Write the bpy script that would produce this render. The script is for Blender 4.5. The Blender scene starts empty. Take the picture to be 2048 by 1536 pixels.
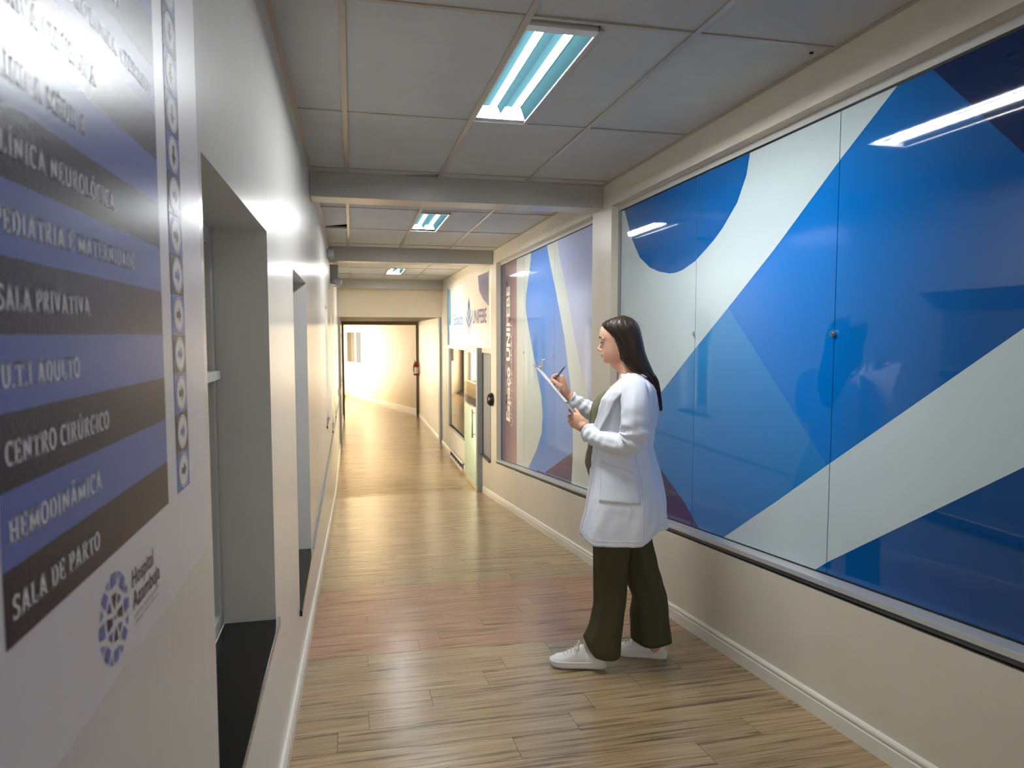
import bpy, bmesh, math, random
from math import sin, cos, pi, radians, atan2, sqrt, exp
from mathutils import Vector, Matrix, noise
random.seed(7)
S = bpy.context.scene
COL = S.collection

# ---------------------------------------------------------------- camera, world, lights, exposure
cam_d = bpy.data.cameras.new('camera')
cam = bpy.data.objects.new('camera', cam_d); COL.objects.link(cam); S.camera = cam
cam_d.sensor_width = 36; cam_d.lens = 24.697; cam_d.clip_start = .02; cam_d.clip_end = 200
cam.location = (0, 0, 0)                       # heights in this scene are measured from the lens
cam.rotation_euler = (radians(90 - 4.03), 0, radians(-12.84))
cam_d.dof.use_dof = True; cam_d.dof.focus_distance = 3.5; cam_d.dof.aperture_fstop = 7.0

vs = S.view_settings
vs.view_transform = 'Standard'; vs.look = 'None'; vs.gamma = 1; vs.use_curve_mapping = False
vs.exposure = 0.48
w = bpy.data.worlds.new('daylight'); S.world = w; w.use_nodes = True
w.node_tree.nodes['Background'].inputs[0].default_value = (1.0, .93, .80, 1)
w.node_tree.nodes['Background'].inputs[1].default_value = 2.2
TUBE_W = 120.0
def area(name, loc, rot, sx, sy, power, colr):
    l = bpy.data.lights.new(name, 'AREA'); l.shape = 'RECTANGLE'; l.size = sx; l.size_y = sy
    l.energy = power; l.color = colr
    o = bpy.data.objects.new(name, l); COL.objects.link(o); o.location = loc; o.rotation_euler = rot
    return o
# daylight through the big window on the left of the far lobby, then a lamp and an added fill in the reception room
area('lobby_window_daylight', (-1.15, 25.2, -.75), (0, radians(-90), 0), 1.9, 4.2, 185, (1, .84, .58))
area('side_window_daylight', (-.62, 15.55, -.6), (0, radians(-90), 0), 1.2, 1.2, 70, (1, .80, .60))
area('side_window_daylight', (-.62, 17.85, -.6), (0, radians(-90), 0), 1.2, 1.0, 60, (1, .80, .60))
for yy, zz_, pw in ((7.66, -.3, 20), (9.56, -.45, 44), (11.33, -.45, 75)):
    area('side_window_daylight', (-.60, yy, zz_), (0, radians(-90), 0), 1.2, .66, pw, (1, .80, .60))
area('reception_light', (3.2, 11.0, .55), (0, 0, 0), 1.2, 2.4, 30, (1, .93, .8))
area('reception_fill', (4.4, 11.6, -.5), (0, radians(90), 0), 1.6, 3.6, 210, (1, .88, .70))  # added fill that brightens the third bay; this room has no window

area('fill_behind_camera', (.8, -3.7, -.1), (radians(90), 0, 0), 1.8, 1.6, 12, (1, .94, .86))  # unseen fill added at the rear end, not a corridor fixture

# ---------------------------------------------------------------- node material helpers
def M(name, c, rough=.5, spec=.5, metal=0, bump=0, bscale=40, bstretch=(1,1,1), var=0, vscale=3, emit=0, ior=1.45, coat=0, detail=3, vstretch=(1,1,1)):
    m = bpy.data.materials.new(name); m.use_nodes = True; nt = m.node_tree; b = nt.nodes['Principled BSDF']
    b.inputs['Base Color'].default_value = (*c, 1); b.inputs['Roughness'].default_value = rough
    b.inputs['Metallic'].default_value = metal; b.inputs['Specular IOR Level'].default_value = spec
    b.inputs['IOR'].default_value = ior; b.inputs['Coat Weight'].default_value = coat
    b.inputs['Coat Roughness'].default_value = .02
    tc = nt.nodes.new('ShaderNodeTexCoord')
    if bump:
        mp = nt.nodes.new('ShaderNodeMapping'); mp.inputs['Scale'].default_value = bstretch
        nt.links.new(tc.outputs['Object'], mp.inputs[0])
        n = nt.nodes.new('ShaderNodeTexNoise'); n.inputs['Scale'].default_value = bscale; n.inputs['Detail'].default_value = detail
        nt.links.new(mp.outputs[0], n.inputs['Vector'])
        bp = nt.nodes.new('ShaderNodeBump'); bp.inputs['Strength'].default_value = 1; bp.inputs['Distance'].default_value = bump
        nt.links.new(n.outputs[0], bp.inputs['Height']); nt.links.new(bp.outputs[0], b.inputs['Normal'])
    if var:
        mp2 = nt.nodes.new('ShaderNodeMapping'); mp2.inputs['Scale'].default_value = vstretch
        nt.links.new(tc.outputs['Object'], mp2.inputs[0])
        n = nt.nodes.new('ShaderNodeTexNoise'); n.inputs['Scale'].default_value = vscale; n.inputs['Detail'].default_value = 4
        nt.links.new(mp2.outputs[0], n.inputs['Vector'])
        r = nt.nodes.new('ShaderNodeMapRange'); r.inputs['From Min'].default_value = .3; r.inputs['From Max'].default_value = .7
        r.inputs['To Min'].default_value = 1 - var; r.inputs['To Max'].default_value = 1 + var
        nt.links.new(n.outputs[0], r.inputs[0])
        mx = nt.nodes.new('ShaderNodeMix'); mx.data_type = 'RGBA'; mx.blend_type = 'MULTIPLY'; mx.inputs[0].default_value = 1
        mx.inputs[6].default_value = (*c, 1); nt.links.new(r.outputs[0], mx.inputs[7])
        nt.links.new(mx.outputs[2], b.inputs['Base Color'])
    if emit:
        b.inputs['Emission Color'].default_value = (*c, 1); b.inputs['Emission Strength'].default_value = emit
    return m
def srgb(r, g, b):
    f = lambda v: (v/255/12.92 if v/255 <= .04045 else ((v/255+.055)/1.055)**2.4)
    return (f(r), f(g), f(b))

m_wall = M('gloss_wall_paint', srgb(208, 207, 202), .22, .5, bump=.0006, bscale=5, bstretch=(1, 5, .35), var=.02, detail=4)
m_wallr = M('satin_wall_paint', srgb(214, 206, 190), .38, .4, bump=.0006, bscale=6, var=.03, vscale=4)
m_wallw = M('lobby_wall_paint', srgb(228, 214, 190), .5, .3, bump=.0005, bscale=6, var=.02)
m_trim = M('white_gloss_trim', srgb(226, 221, 210), .28, .5, bump=.0003, bscale=20)
m_tile = M('ceiling_tile', srgb(190, 189, 184), .85, .2, bump=.0011, bscale=260, var=.035, vscale=7, detail=2)
m_bar = M('ceiling_bar_metal', srgb(170, 163, 150), .3, .5, metal=.15, bump=.0003, bscale=12)
m_beam = M('beam_paint', srgb(176, 173, 166), .3, .5, bump=.0006, bscale=7)
m_dark = M('plenum_dark', (.01, .01, .012), .9, .1)
m_black = M('black_granite', (.006, .006, .007), .12, .5, var=.3, vscale=120)
m_gasket = M('black_rubber', (.01, .01, .012), .5, .3)
m_alu = M('aluminium', srgb(200, 203, 206), .34, .5, metal=.35, bump=.0001, bscale=80, bstretch=(1, .05, 1))
m_alug = M('grey_aluminium_frame', srgb(150, 156, 160), .4, .5, metal=.35)
m_frame = M('painted_window_frame', srgb(196, 197, 192), .35, .5)
m_frost = M('frosted_glass', srgb(148, 154, 146), .22, .5, var=.03)
m_steel = M('polished_steel', (.75, .75, .75), .18, .5, metal=1)
def glass(name, c, rough=0.0, alpha_t=.85):
    m = bpy.data.materials.new(name); m.use_nodes = True; nt = m.node_tree; nt.nodes.clear()
    o = nt.nodes.new('ShaderNodeOutputMaterial'); t = nt.nodes.new('ShaderNodeBsdfTransparent'); t.inputs[0].default_value = (*c, 1)
    g = nt.nodes.new('ShaderNodeBsdfGlossy'); g.inputs['Roughness'].default_value = .02
    f = nt.nodes.new('ShaderNodeFresnel'); f.inputs[0].default_value = 1.5
    d = nt.nodes.new('ShaderNodeBsdfDiffuse'); d.inputs[0].default_value = (*c, 1)
    m1 = nt.nodes.new('ShaderNodeMixShader'); m1.inputs[0].default_value = 1 - alpha_t
    nt.links.new(t.outputs[0], m1.inputs[1]); nt.links.new(d.outputs[0], m1.inputs[2])
    m2 = nt.nodes.new('ShaderNodeMixShader'); nt.links.new(f.outputs[0], m2.inputs[0])
    nt.links.new(m1.outputs[0], m2.inputs[1]); nt.links.new(g.outputs[0], m2.inputs[2]); nt.links.new(m2.outputs[0], o.inputs[0])
    return m
m_glass = glass('clear_glass', (.95, .97, .95), alpha_t=.95)
m_gfrost = glass('green_frosted_glass', srgb(184, 222, 190), alpha_t=.2)

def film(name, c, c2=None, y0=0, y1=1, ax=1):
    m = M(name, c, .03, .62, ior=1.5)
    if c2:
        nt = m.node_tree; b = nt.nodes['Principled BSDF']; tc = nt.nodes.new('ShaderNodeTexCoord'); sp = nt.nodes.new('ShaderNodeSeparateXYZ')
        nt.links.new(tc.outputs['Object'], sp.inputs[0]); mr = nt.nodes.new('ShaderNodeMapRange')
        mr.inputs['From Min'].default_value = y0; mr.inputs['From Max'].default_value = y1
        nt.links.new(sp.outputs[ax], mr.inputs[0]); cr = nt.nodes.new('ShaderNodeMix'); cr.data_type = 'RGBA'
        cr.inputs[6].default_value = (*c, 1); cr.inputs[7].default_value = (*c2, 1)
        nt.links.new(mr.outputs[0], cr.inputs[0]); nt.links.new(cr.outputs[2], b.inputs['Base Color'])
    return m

# floor plank material: grain along the plank, tone varied per plank
def plank_mat(name, base, dark, streak):
    m = bpy.data.materials.new(name); m.use_nodes = True; nt = m.node_tree; b = nt.nodes['Principled BSDF']
    N = nt.nodes.new; L = nt.links.new
    tc = N('ShaderNodeTexCoord'); oi = N('ShaderNodeObjectInfo'); ge = N('ShaderNodeNewGeometry')
    ad = N('ShaderNodeMath'); ad.operation = 'ADD'; L(oi.outputs['Random'], ad.inputs[0]); L(ge.outputs['Random Per Island'], ad.inputs[1])
    mu = N('ShaderNodeMath'); mu.operation = 'MULTIPLY'; mu.inputs[1].default_value = 37; L(ad.outputs[0], mu.inputs[0])
    cb = N('ShaderNodeCombineXYZ'); L(mu.outputs[0], cb.inputs[0]); L(mu.outputs[0], cb.inputs[1])
    va = N('ShaderNodeVectorMath'); L(tc.outputs['Object'], va.inputs[0]); L(cb.outputs[0], va.inputs[1])
    mp = N('ShaderNodeMapping'); mp.inputs['Scale'].default_value = (1.1, 26, 1); mp.inputs['Rotation'].default_value = (0, 0, radians(4)); L(va.outputs[0], mp.inputs[0])
    n1 = N('ShaderNodeTexNoise'); n1.inputs['Scale'].default_value = 1.6; n1.inputs['Detail'].default_value = 7; n1.inputs['Roughness'].default_value = .62; n1.inputs['Distortion'].default_value = .5
    L(mp.outputs[0], n1.inputs['Vector'])
    cr = N('ShaderNodeValToRGB'); e = cr.color_ramp.elements
    e[0].position = .34; e[0].color = (*dark, 1); e[1].position = .60; e[1].color = (*streak, 1)
    k = e.new(.45); k.color = (*base, 1)
    L(n1.outputs[0], cr.inputs[0])
    mp3 = N('ShaderNodeMapping'); mp3.inputs['Scale'].default_value = (2.2, 60, 1); L(va.outputs[0], mp3.inputs[0])
    n3 = N('ShaderNodeTexNoise'); n3.inputs['Scale'].default_value = 1.2; n3.inputs['Detail'].default_value = 3; L(mp3.outputs[0], n3.inputs['Vector'])
    r3 = N('ShaderNodeMapRange'); r3.inputs['From Min'].default_value = .58; r3.inputs['From Max'].default_value = .70; r3.inputs['To Min'].default_value = 1; r3.inputs['To Max'].default_value = .62; L(n3.outputs[0], r3.inputs[0])
    fr = N('ShaderNodeMath'); fr.operation = 'FRACT'; L(mu.outputs[0], fr.inputs[0])
    r4 = N('ShaderNodeMapRange'); r4.inputs['To Min'].default_value = .90; r4.inputs['To Max'].default_value = 1.08; L(fr.outputs[0], r4.inputs[0])
    mm = N('ShaderNodeMath'); mm.operation = 'MULTIPLY'; L(r3.outputs[0], mm.inputs[0]); L(r4.outputs[0], mm.inputs[1])
    mx = N('ShaderNodeMix'); mx.data_type = 'RGBA'; mx.blend_type = 'MULTIPLY'; mx.inputs[0].default_value = 1
    L(cr.outputs[0], mx.inputs[6]); L(mm.outputs[0], mx.inputs[7]); L(mx.outputs[2], b.inputs['Base Color'])
    b.inputs['Roughness'].default_value = .24; b.inputs['Specular IOR Level'].default_value = .6
    n2 = N('ShaderNodeTexNoise'); n2.inputs['Scale'].default_value = 3.2; n2.inputs['Detail'].default_value = 3
    va2 = N('ShaderNodeMapping'); va2.inputs['Scale'].default_value = (.8, 3.2, 1); L(va.outputs[0], va2.inputs[0]); L(va2.outputs[0], n2.inputs['Vector'])
    bp = N('ShaderNodeBump'); bp.inputs['Distance'].default_value = .004; bp.inputs['Strength'].default_value = .8; L(n2.outputs[0], bp.inputs['Height'])
    bp2 = N('ShaderNodeBump'); bp2.inputs['Distance'].default_value = .0005; L(n1.outputs[0], bp2.inputs['Height']); L(bp.outputs[0], bp2.inputs['Normal'])
    L(bp2.outputs[0], b.inputs['Normal'])
    return m
m_olive = plank_mat('olive_brown_plank', srgb(160, 134, 98), srgb(96, 76, 54), srgb(180, 156, 118))
m_red = plank_mat('reddish_plank', srgb(166, 122, 94), srgb(110, 76, 56), srgb(182, 140, 110))

# ---------------------------------------------------------------- mesh helpers
def wpos(o):
    p = Vector((0, 0, 0))
    while o is not None: p += Vector(o.location); o = o.parent
    return p
class MB:
    def __init__(s): s.v = []; s.f = []; s.mi = []
    def add(s, vs_, fs, mi=0):
        n = len(s.v); s.v += [tuple(v) for v in vs_]; s.f += [tuple(i + n for i in f) for f in fs]; s.mi += [mi]*len(fs); return s
    def box(s, x0, x1, y0, y1, z0, z1, mi=0):
        return s.add([(x0,y0,z0),(x1,y0,z0),(x1,y1,z0),(x0,y1,z0),(x0,y0,z1),(x1,y0,z1),(x1,y1,z1),(x0,y1,z1)],
            [(0,3,2,1),(4,5,6,7),(0,1,5,4),(1,2,6,5),(2,3,7,6),(3,0,4,7)], mi)
    def prism(s, pts, axis, a0, a1, mi=0):
        n = len(pts)
        def P(a, p): return (a, p[0], p[1]) if axis == 0 else ((p[0], a, p[1]) if axis == 1 else (p[0], p[1], a))
        v = [P(a0, p) for p in pts] + [P(a1, p) for p in pts]
        f = [tuple(range(n))[::-1], tuple(range(n, 2*n))] + [(i, (i+1) % n, n+(i+1) % n, n+i) for i in range(n)]
        return s.add(v, f, mi)
    def loft(s, rings, cap=True, closed=True, mi=0):
        n = len(rings[0]); v = [p for r in rings for p in r]; f = []
        for i in range(len(rings)-1):
            for j in range(n if closed else n-1):
                k = (j+1) % n; f.append((i*n+j, i*n+k, (i+1)*n+k, (i+1)*n+j))
        if cap and closed:
            f.append(tuple(range(n))[::-1]); f.append(tuple((len(rings)-1)*n + j for j in range(n)))
        return s.add(v, f, mi)
    def tube(s, path, rad, n=12, mi=0, cap=True, squash=None, fn=None):
        path = [Vector(p) for p in path]; R = rad if isinstance(rad, (list, tuple)) else [rad]*len(path)
        rings = []; up = None
        for i, p in enumerate(path):
            t = (path[min(i+1, len(path)-1)] - path[max(i-1, 0)]).normalized()
            if up is None:
                up = Vector((0, 0, 1)) if abs(t.z) < .9 else Vector((1, 0, 0))
            up = (up - t*up.dot(t)).normalized(); sd = t.cross(up)
            q = squash[i] if squash else (1, 1)
            ring = []
            for j in range(n):
                a = 2*pi*j/n; r = R[i]
                if fn: r += fn(i/(len(path)-1), a)
                ring.append(p + up*cos(a)*r*q[0] + sd*sin(a)*r*q[1])
            rings.append(ring)
        return s.loft(rings, cap, True, mi)
    def caps(s, path, rad, n=10):
        """tube with rounded ends"""
        path = [Vector(p) for p in path]; R = list(rad) if isinstance(rad, (list, tuple)) else [rad]*len(path)
        d0 = (path[0]-path[1]).normalized(); d1 = (path[-1]-path[-2]).normalized()
        pp = [path[0]+d0*R[0]*k for k in (.95, .7)] + path + [path[-1]+d1*R[-1]*k for k in (.7, .95)]
        rr = [R[0]*.3, R[0]*.72] + R + [R[-1]*.72, R[-1]*.3]
        return s.tube(pp, rr, n)
    def ball(s, c, r, n=12, m=8, mi=0):
        r = r if isinstance(r, (list, tuple)) else (r, r, r)
        rings = []
        for i in range(1, m):
            t = pi*i/m
            rings.append([(c[0]+r[0]*sin(t)*cos(2*pi*j/n), c[1]+r[1]*sin(t)*sin(2*pi*j/n), c[2]-r[2]*cos(t)) for j in range(n)])
        return s.loft(rings, True, True, mi)
    def poly(s, pts, mi=0): return s.add(pts, [tuple(range(len(pts)))], mi)
    def build(s, name, mat, parent=None, smooth=False, bevel=0, loc=None, subd=0, solid=0, fix=True):
        me = bpy.data.meshes.new(name)
        off = wpos(parent) if parent else Vector((0, 0, 0))
        if parent is not None and parent.get('_local'): off = Vector((0, 0, 0))
        l = Vector(loc) if loc else Vector((0, 0, 0))
        me.from_pydata([tuple(Vector(v) - off - l) for v in s.v], [], s.f)
        mats = mat if isinstance(mat, list) else [mat]
        for m in mats: me.materials.append(m)
        if len(mats) > 1: me.polygons.foreach_set('material_index', s.mi)
        if fix:
            bm = bmesh.new(); bm.from_mesh(me); bmesh.ops.recalc_face_normals(bm, faces=bm.faces[:]); bm.to_mesh(me); bm.free()
        if smooth: me.polygons.foreach_set('use_smooth', [True]*len(me.polygons))
        o = bpy.data.objects.new(name, me); COL.objects.link(o)
        o.location = l
        if parent: o.parent = parent
        if parent is not None and parent.get('_local'): o['_local'] = 1
        if solid:
            md = o.modifiers.new('solid', 'SOLIDIFY'); md.thickness = solid; md.offset = 0
        if bevel:
            md = o.modifiers.new('bevel', 'BEVEL'); md.width = bevel; md.segments = 2; md.limit_method = 'ANGLE'
        if subd:
            md = o.modifiers.new('sub', 'SUBSURF'); md.levels = subd; md.render_levels = subd
        return o
def thing(name, label, cat, loc=(0, 0, 0), group=None):
    o = bpy.data.objects.new(name, None); COL.objects.link(o); o.location = loc; o.empty_display_size = .1
    o['label'] = label; o['category'] = cat
    if group: o['group'] = group
    return o
def struct(o, label, cat):
    o['kind'] = 'structure'; o['label'] = label; o['category'] = cat; return o
def sempty(name, label, cat, loc=(0, 0, 0)):
    o = bpy.data.objects.new(name, None); COL.objects.link(o); o.location = loc; o.empty_display_size = .1
    return struct(o, label, cat)

# ---------------------------------------------------------------- layout numbers (metres, lens height = 0)
XL, XR, XG = -.2556, 1.80, 1.863
ZC = 1.07
def zf(y):                                       # the floor is a ramp that ends at y = 9.9
    return -1.287 - .0985*min(max(y, -1.2), 9.9)
def zs(y): return -.7285 - .1*y                  # top of the slanting sill profile under the right-hand windows

# ---------------------------------------------------------------- floor
fl = MB()
ys = [-4, -1.2, 9.9, 33]
top = [(-.6, ys[0], zf(-4)-.004)]
for a, b in zip(ys[:-1], ys[1:]):
    fl.add([(-.7, a, zf(a)-.004), (2.3, a, zf(a)-.004), (2.3, b, zf(b)-.004), (-.7, b, zf(b)-.004),
            (-.7, a, zf(a)-.2), (2.3, a, zf(a)-.2), (2.3, b, zf(b)-.2), (-.7, b, zf(b)-.2)],
           [(0,1,2,3), (7,6,5,4), (0,4,5,1), (3,2,6,7), (0,3,7,4), (1,5,6,2)])
floor = struct(fl.build('floor', M('floor_joint_brown', srgb(40, 30, 22), .7)), 'wood-look plank floor of the corridor, sloping down as a ramp and then level', 'floor')
PW = .17; SKEW = -.07
def skew_pts(xa, xb, y0, y1, g=.0009):
    return [(xa+g, y0+SKEW*xa+g), (xb-g, y0+SKEW*xb+g), (xb-g, y1+SKEW*xb-g), (xa+g, y1+SKEW*xa-g)]
def plank_mb(xa, xb, y0, y1):
    p = skew_pts(xa, xb, y0, y1)
    c = [(x, y, zf(y)) for x, y in p]; d = [(x, y, z-.0035) for x, y, z in c]
    return c + d, [(0,1,2,3), (0,4,5,1), (1,5,6,2), (2,6,7,3), (3,7,4,0)]
cache = {}
far = MB(); near = MB()
row = 0; y = -3.9
while y < 30:
    red = 3.50 <= y < 4.86
    off = (.22*row + .05*((row*7) % 3)) % .92
    xs = [XL]; x = XL + off
    while x < 1.85:
        if x - xs[-1] > .05: xs.append(x)
        x += .92
    xs.append(1.86)
    if y > 13.8:
        xs = [-.25, .67, 1.85] if row % 2 else [-.25, .2, 1.1, 1.85]
    for xa, xb in zip(xs[:-1], xs[1:]):
        if 1.2 <= y < 9.75:
            key = (round(xb-xa, 3), red)
            if key not in cache:
                v, f = plank_mb(0, xb-xa, 0, PW)
                z0 = zf(0); me = bpy.data.meshes.new('plank')
                me.from_pydata([(q[0], q[1], -.0985*q[1] - (0 if i < 4 else .0035)) for i, q in enumerate(v)], [], f)
                me.materials.append(m_red if red else m_olive); cache[key] = me
            o = bpy.data.objects.new('plank', cache[key]); COL.objects.link(o); o.parent = floor
            yy = y + SKEW*xa; o.location = (xa, yy, zf(yy))
        else:
            v, f = plank_mb(xa, xb, y, y+PW); (far if y > 5 else near).add(v, f)
    y += PW; row += 1
for nm, mb in (('far_planks', far), ('near_planks', near)):
    o = mb.build(nm, m_olive, floor, fix=False); o['kind'] = 'stuff'

# ---------------------------------------------------------------- walls
ZB = -2.7; ZT = 1.25
# left wall: slab with deep window recesses   (y0, y1, z0, z1)
OPN = [(1.362, 2.356, -.93, .324), (3.352, 4.315, -1.285, .300), (7.29, 8.03, -.92, .30), (9.17, 9.96, -1.22, .294), (10.97, 11.70, -1.24, .293), (14.9, 16.2, -1.2, .02), (17.3, 18.4, -1.2, .02)]
wl = MB(); yc = -4.0; XB = -.50
for (a, b, z0, z1) in OPN:
    wl.box(XB, XL, yc, a, ZB, ZT)
    wl.box(XB, XL, a, b, ZB, z0-.03); wl.box(XB, XL, a, b, z1, ZT); yc = b
wl.box(XB, XL, yc, 19.7, ZB, ZT)
struct(wl.build('wall_left', m_wall), 'glossy cream left wall with deep window recesses', 'wall')
for i, (a, b, z0, z1) in enumerate(OPN):
    t = sempty('window_%d' % (i+3), ['recessed frosted window nearest the camera in the left wall, with black sill', 'second recessed window in the left wall, low black granite sill',
        'third narrow-looking recessed window in the left wall, past the first two beams', 'fourth recessed window in the left wall', 'fifth recessed window in the left wall',
        'bright low window in the left wall just past the lintel', 'last bright window in the left wall before the lobby'][i], 'window', (-.4, (a+b)/2, (z0+z1)/2))
    f = MB(); x0, x1 = -.46, -.415; w_ = .05
    f.box(x0, x1, a, a+w_, z0, z1); f.box(x0, x1, b-w_, b, z0, z1); f.box(x0, x1, a+w_, b-w_, z0, z0+w_); f.box(x0, x1, a+w_, b-w_, z1-w_, z1)
    f.build('window_frame', m_frame, t, bevel=.002)
    if i < 5:
        zt = -.125 if i == 0 else (z0+z1)/2 + .25
        MB().box(-.465, -.395, a+w_, b-w_, zt-.012, zt+.014).build('transom', m_frame, t, bevel=.002)
        MB().box(x0+.005, x1-.008, (a+b)/2-.02, (a+b)/2+.02, z0+w_, zt-.012).build('mullion', m_frame, t, bevel=.002)
        MB().box(-.442, -.436, a+w_, b-w_, zt+.014, z1-w_).build('pane', m_frost if i < 2 else m_glass, t)
        MB().box(-.442, -.436, a+w_, (a+b)/2-.02, z0+w_, zt-.012).build('pane', m_frost if i < 2 else m_glass, t)
        MB().box(-.442, -.436, (a+b)/2+.02, b-w_, z0+w_, zt-.012).build('pane', m_frost if i < 2 else m_glass, t)
    else:
        MB().box(-.442, -.436, a+w_, b-w_, z0+w_, z1-w_).build('pane', m_glass, t)
    if i < 5: MB().box(-.414, XL+.012, a-.02 if i != 0 else a, b+(.02), z0-.028, z0).build('window_sill', m_black, t, bevel=.002)
    else: MB().box(-.414, XL+.006, a, b, z0-.028, z0).build('window_sill', m_frame, t, bevel=.002)

# right wall, with two long glazed openings and the sliding door bay
def yz(pts, x0=XR, x1=2.0, mb=None): (mb or wr).prism(pts, 0, x0, x1)
wr = MB()
def lower(a, b):
    n = 12; T = []
    for k in range(n+1):
        yy = a + (b-a)*k/n; T.append((yy, zs(yy) - .052 - .006*noise.noise(Vector((yy*3, 0, 0)))))
    yz([(a, ZB), (b, ZB)] + T[::-1])
lower(-4, 4.74); lower(5.14, 8.8)
yz([(4.74, ZB), (5.14, ZB), (5.14, ZT), (4.74, ZT)]); yz([(8.8, ZB), (9.17, ZB), (9.17, ZT), (8.8, ZT)])
yz([(-4, .905), (4.74, .905), (4.74, ZT), (-4, ZT)]); yz([(5.14, .905), (8.8, .905), (8.8, ZT), (5.14, ZT)])
yz([(9.17, .86), (13.35, .86), (13.35, ZT), (9.17, ZT)])                        # over the sign glass
yz([(9.17, ZB), (9.80, ZB), (9.80, -1.70), (9.17, -1.70)])                      # under the grey panel
yz([(9.17, -.26), (9.80, -.26), (9.80, -.19), (9.17, -.19)])
yz([(11.40, ZB), (13.35, ZB), (13.35, -1.72), (11.40, -1.72)])                  # under the small window
yz([(13.35, ZB), (19.6, ZB), (19.6, ZT), (13.35, ZT)])
struct(wr.build('wall_right', m_wallr), 'cream right wall carrying the long printed glass windows', 'wall')
# back of the openings
bk = MB(); bk.box(1.90, 1.98, -4, 4.74, -1.6, .905); bk.box(1.90, 1.98, 5.14, 8.8, -1.9, .905)
o = bk.build('trim_4', M('white_backing', srgb(220, 222, 222), .6)); struct(o, 'white backing behind the printed glass', 'backing')

# lintel wall and low ceiling behind it, end wall behind the camera
lw = MB(); lw.box(XB, 2.0, 14.42, 14.62, .353, ZT); struct(lw.build('wall_far', m_wallw), 'cream wall above the far opening, under the last beam', 'wall')
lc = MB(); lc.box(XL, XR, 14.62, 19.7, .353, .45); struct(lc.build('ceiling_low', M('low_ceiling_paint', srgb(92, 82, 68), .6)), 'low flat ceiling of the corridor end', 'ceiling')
bw = MB(); bw.box(XB, 2.0, -4.15, -4.0, ZB, ZT); struct(bw.build('wall_back', m_wallr), 'cream end wall behind the camera', 'wall')
# lobby beyond
A0, D0 = Vector((1.78, 20.45)), Vector((-1.64, 5.2)).normalized()
nrm = Vector((D0.y, -D0.x))                       # away from the corridor
def ang(u0, u1, z0, z1, mb, d0=0, d1=.15):
    p = [A0 + D0*u0 + nrm*d0, A0 + D0*u1 + nrm*d0, A0 + D0*u1 + nrm*d1, A0 + D0*u0 + nrm*d1]
    mb.prism([(q.x, q.y) for q in p], 2, z0, z1)
wb = MB(); U0, U1 = 4.55, 6.75
ang(-.5, U0, ZB, 1.0, wb); ang(U0, U1, ZB, -1.06, wb); ang(U0, U1, .14, 1.0, wb); ang(U1, 12, ZB, 1.0, wb)
struct(wb.build('wall_lobby', m_wallw), 'sunlit cream angled wall of the lobby beyond the corridor', 'wall')
t = sempty('window_10', 'overexposed window in the angled lobby wall', 'window', (.0, 26, -.4))
fb = MB()
for (a, b, c, d) in ((U0, U0+.06, -1.06, .14), (U1-.06, U1, -1.06, .14), (U0+.06, U1-.06, -1.06, -1.0), (U0+.06, U1-.06, .08, .14), (5.62, 5.68, -1.0, .08)): ang(a, b, c, d, fb, .03, .08)
fb.build('window_frame', m_trim, t)
pb = MB(); ang(U0+.06, 5.62, -1.0, .08, pb, .05, .056); pb.build('pane', m_glass, t)
pb = MB(); ang(5.68, U1-.06, -1.0, .08, pb, .05, .056); pb.build('pane', m_glass, t)
b2 = MB(); ang(-.5, 12, -2.262, -2.15, b2, -.018, 0); struct(b2.build('baseboard_lobby', m_trim, bevel=.004), 'white baseboard along the angled lobby wall', 'baseboard')
lf = MB(); lf.box(-6, 2.3, 19.7, 34, .95, 1.1); struct(lf.build('ceiling_lobby', m_wallw), 'lobby ceiling', 'ceiling')
lf = MB(); lf.box(-6, -.7, 19.5, 34, -2.46, -2.262); struct(lf.build('floor_lobby', m_olive), 'lobby floor left of the corridor axis', 'floor')
lf = MB(); lf.box(-6, XB, 19.5, 19.7, ZB, 1.1); struct(lf.build('wall_lobby_near', m_wallw), 'lobby wall facing away from the camera', 'wall')
lf = MB(); lf.box(-1.0, -.85, 19.7, 22.9, ZB, 1.1); lf.box(-1.0, -.85, 27.5, 34, ZB, 1.1); lf.box(-1.0, -.85, 22.9, 27.5, .3, 1.1); lf.box(-1.0, -.85, 22.9, 27.5, ZB, -1.8)
struct(lf.build('wall_lobby_left', m_wallw), 'left lobby wall with a large window opening letting the daylight in', 'wall')
lf = MB(); lf.box(1.8, 2.3, 19.6, 20.6, ZB, 1.1); struct(lf.build('wall_lobby_side', m_wallw), 'short wall piece at the lobby corner', 'wall')
# dark door frame at the end of the corridor
dm = M('dark_brown_door_frame', srgb(118, 104, 84), .45)
t = sempty('door_1', 'open doorway at the far end of the corridor with dark brown frame', 'doorway', (.8, 19.65, -2.26))
MB().box(1.73, 1.80, 19.52, 19.70, -2.262, .353).build('door_jamb', dm, t, bevel=.004)
MB().box(XL, XL+.05, 19.52, 19.70, -2.262, .353).build('door_jamb', dm, t, bevel=.004)
MB().box(XL+.05, 1.73, 19.52, 19.70, .26, .353).build('door_head', dm, t, bevel=.004)
# grey edge posts of the opening under the lintel
for i, (x0, x1) in enumerate(((XR-.045, XR), (XL, XL+.04))):
    struct(MB().box(x0, x1, 14.40, 14.63, zf(14), .353).build('trim_%d' % (i+1), m_alug, bevel=.003), ['grey post at the right side of the opening under the lintel', 'grey post at the left side of the opening under the lintel'][i], 'post')

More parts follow.
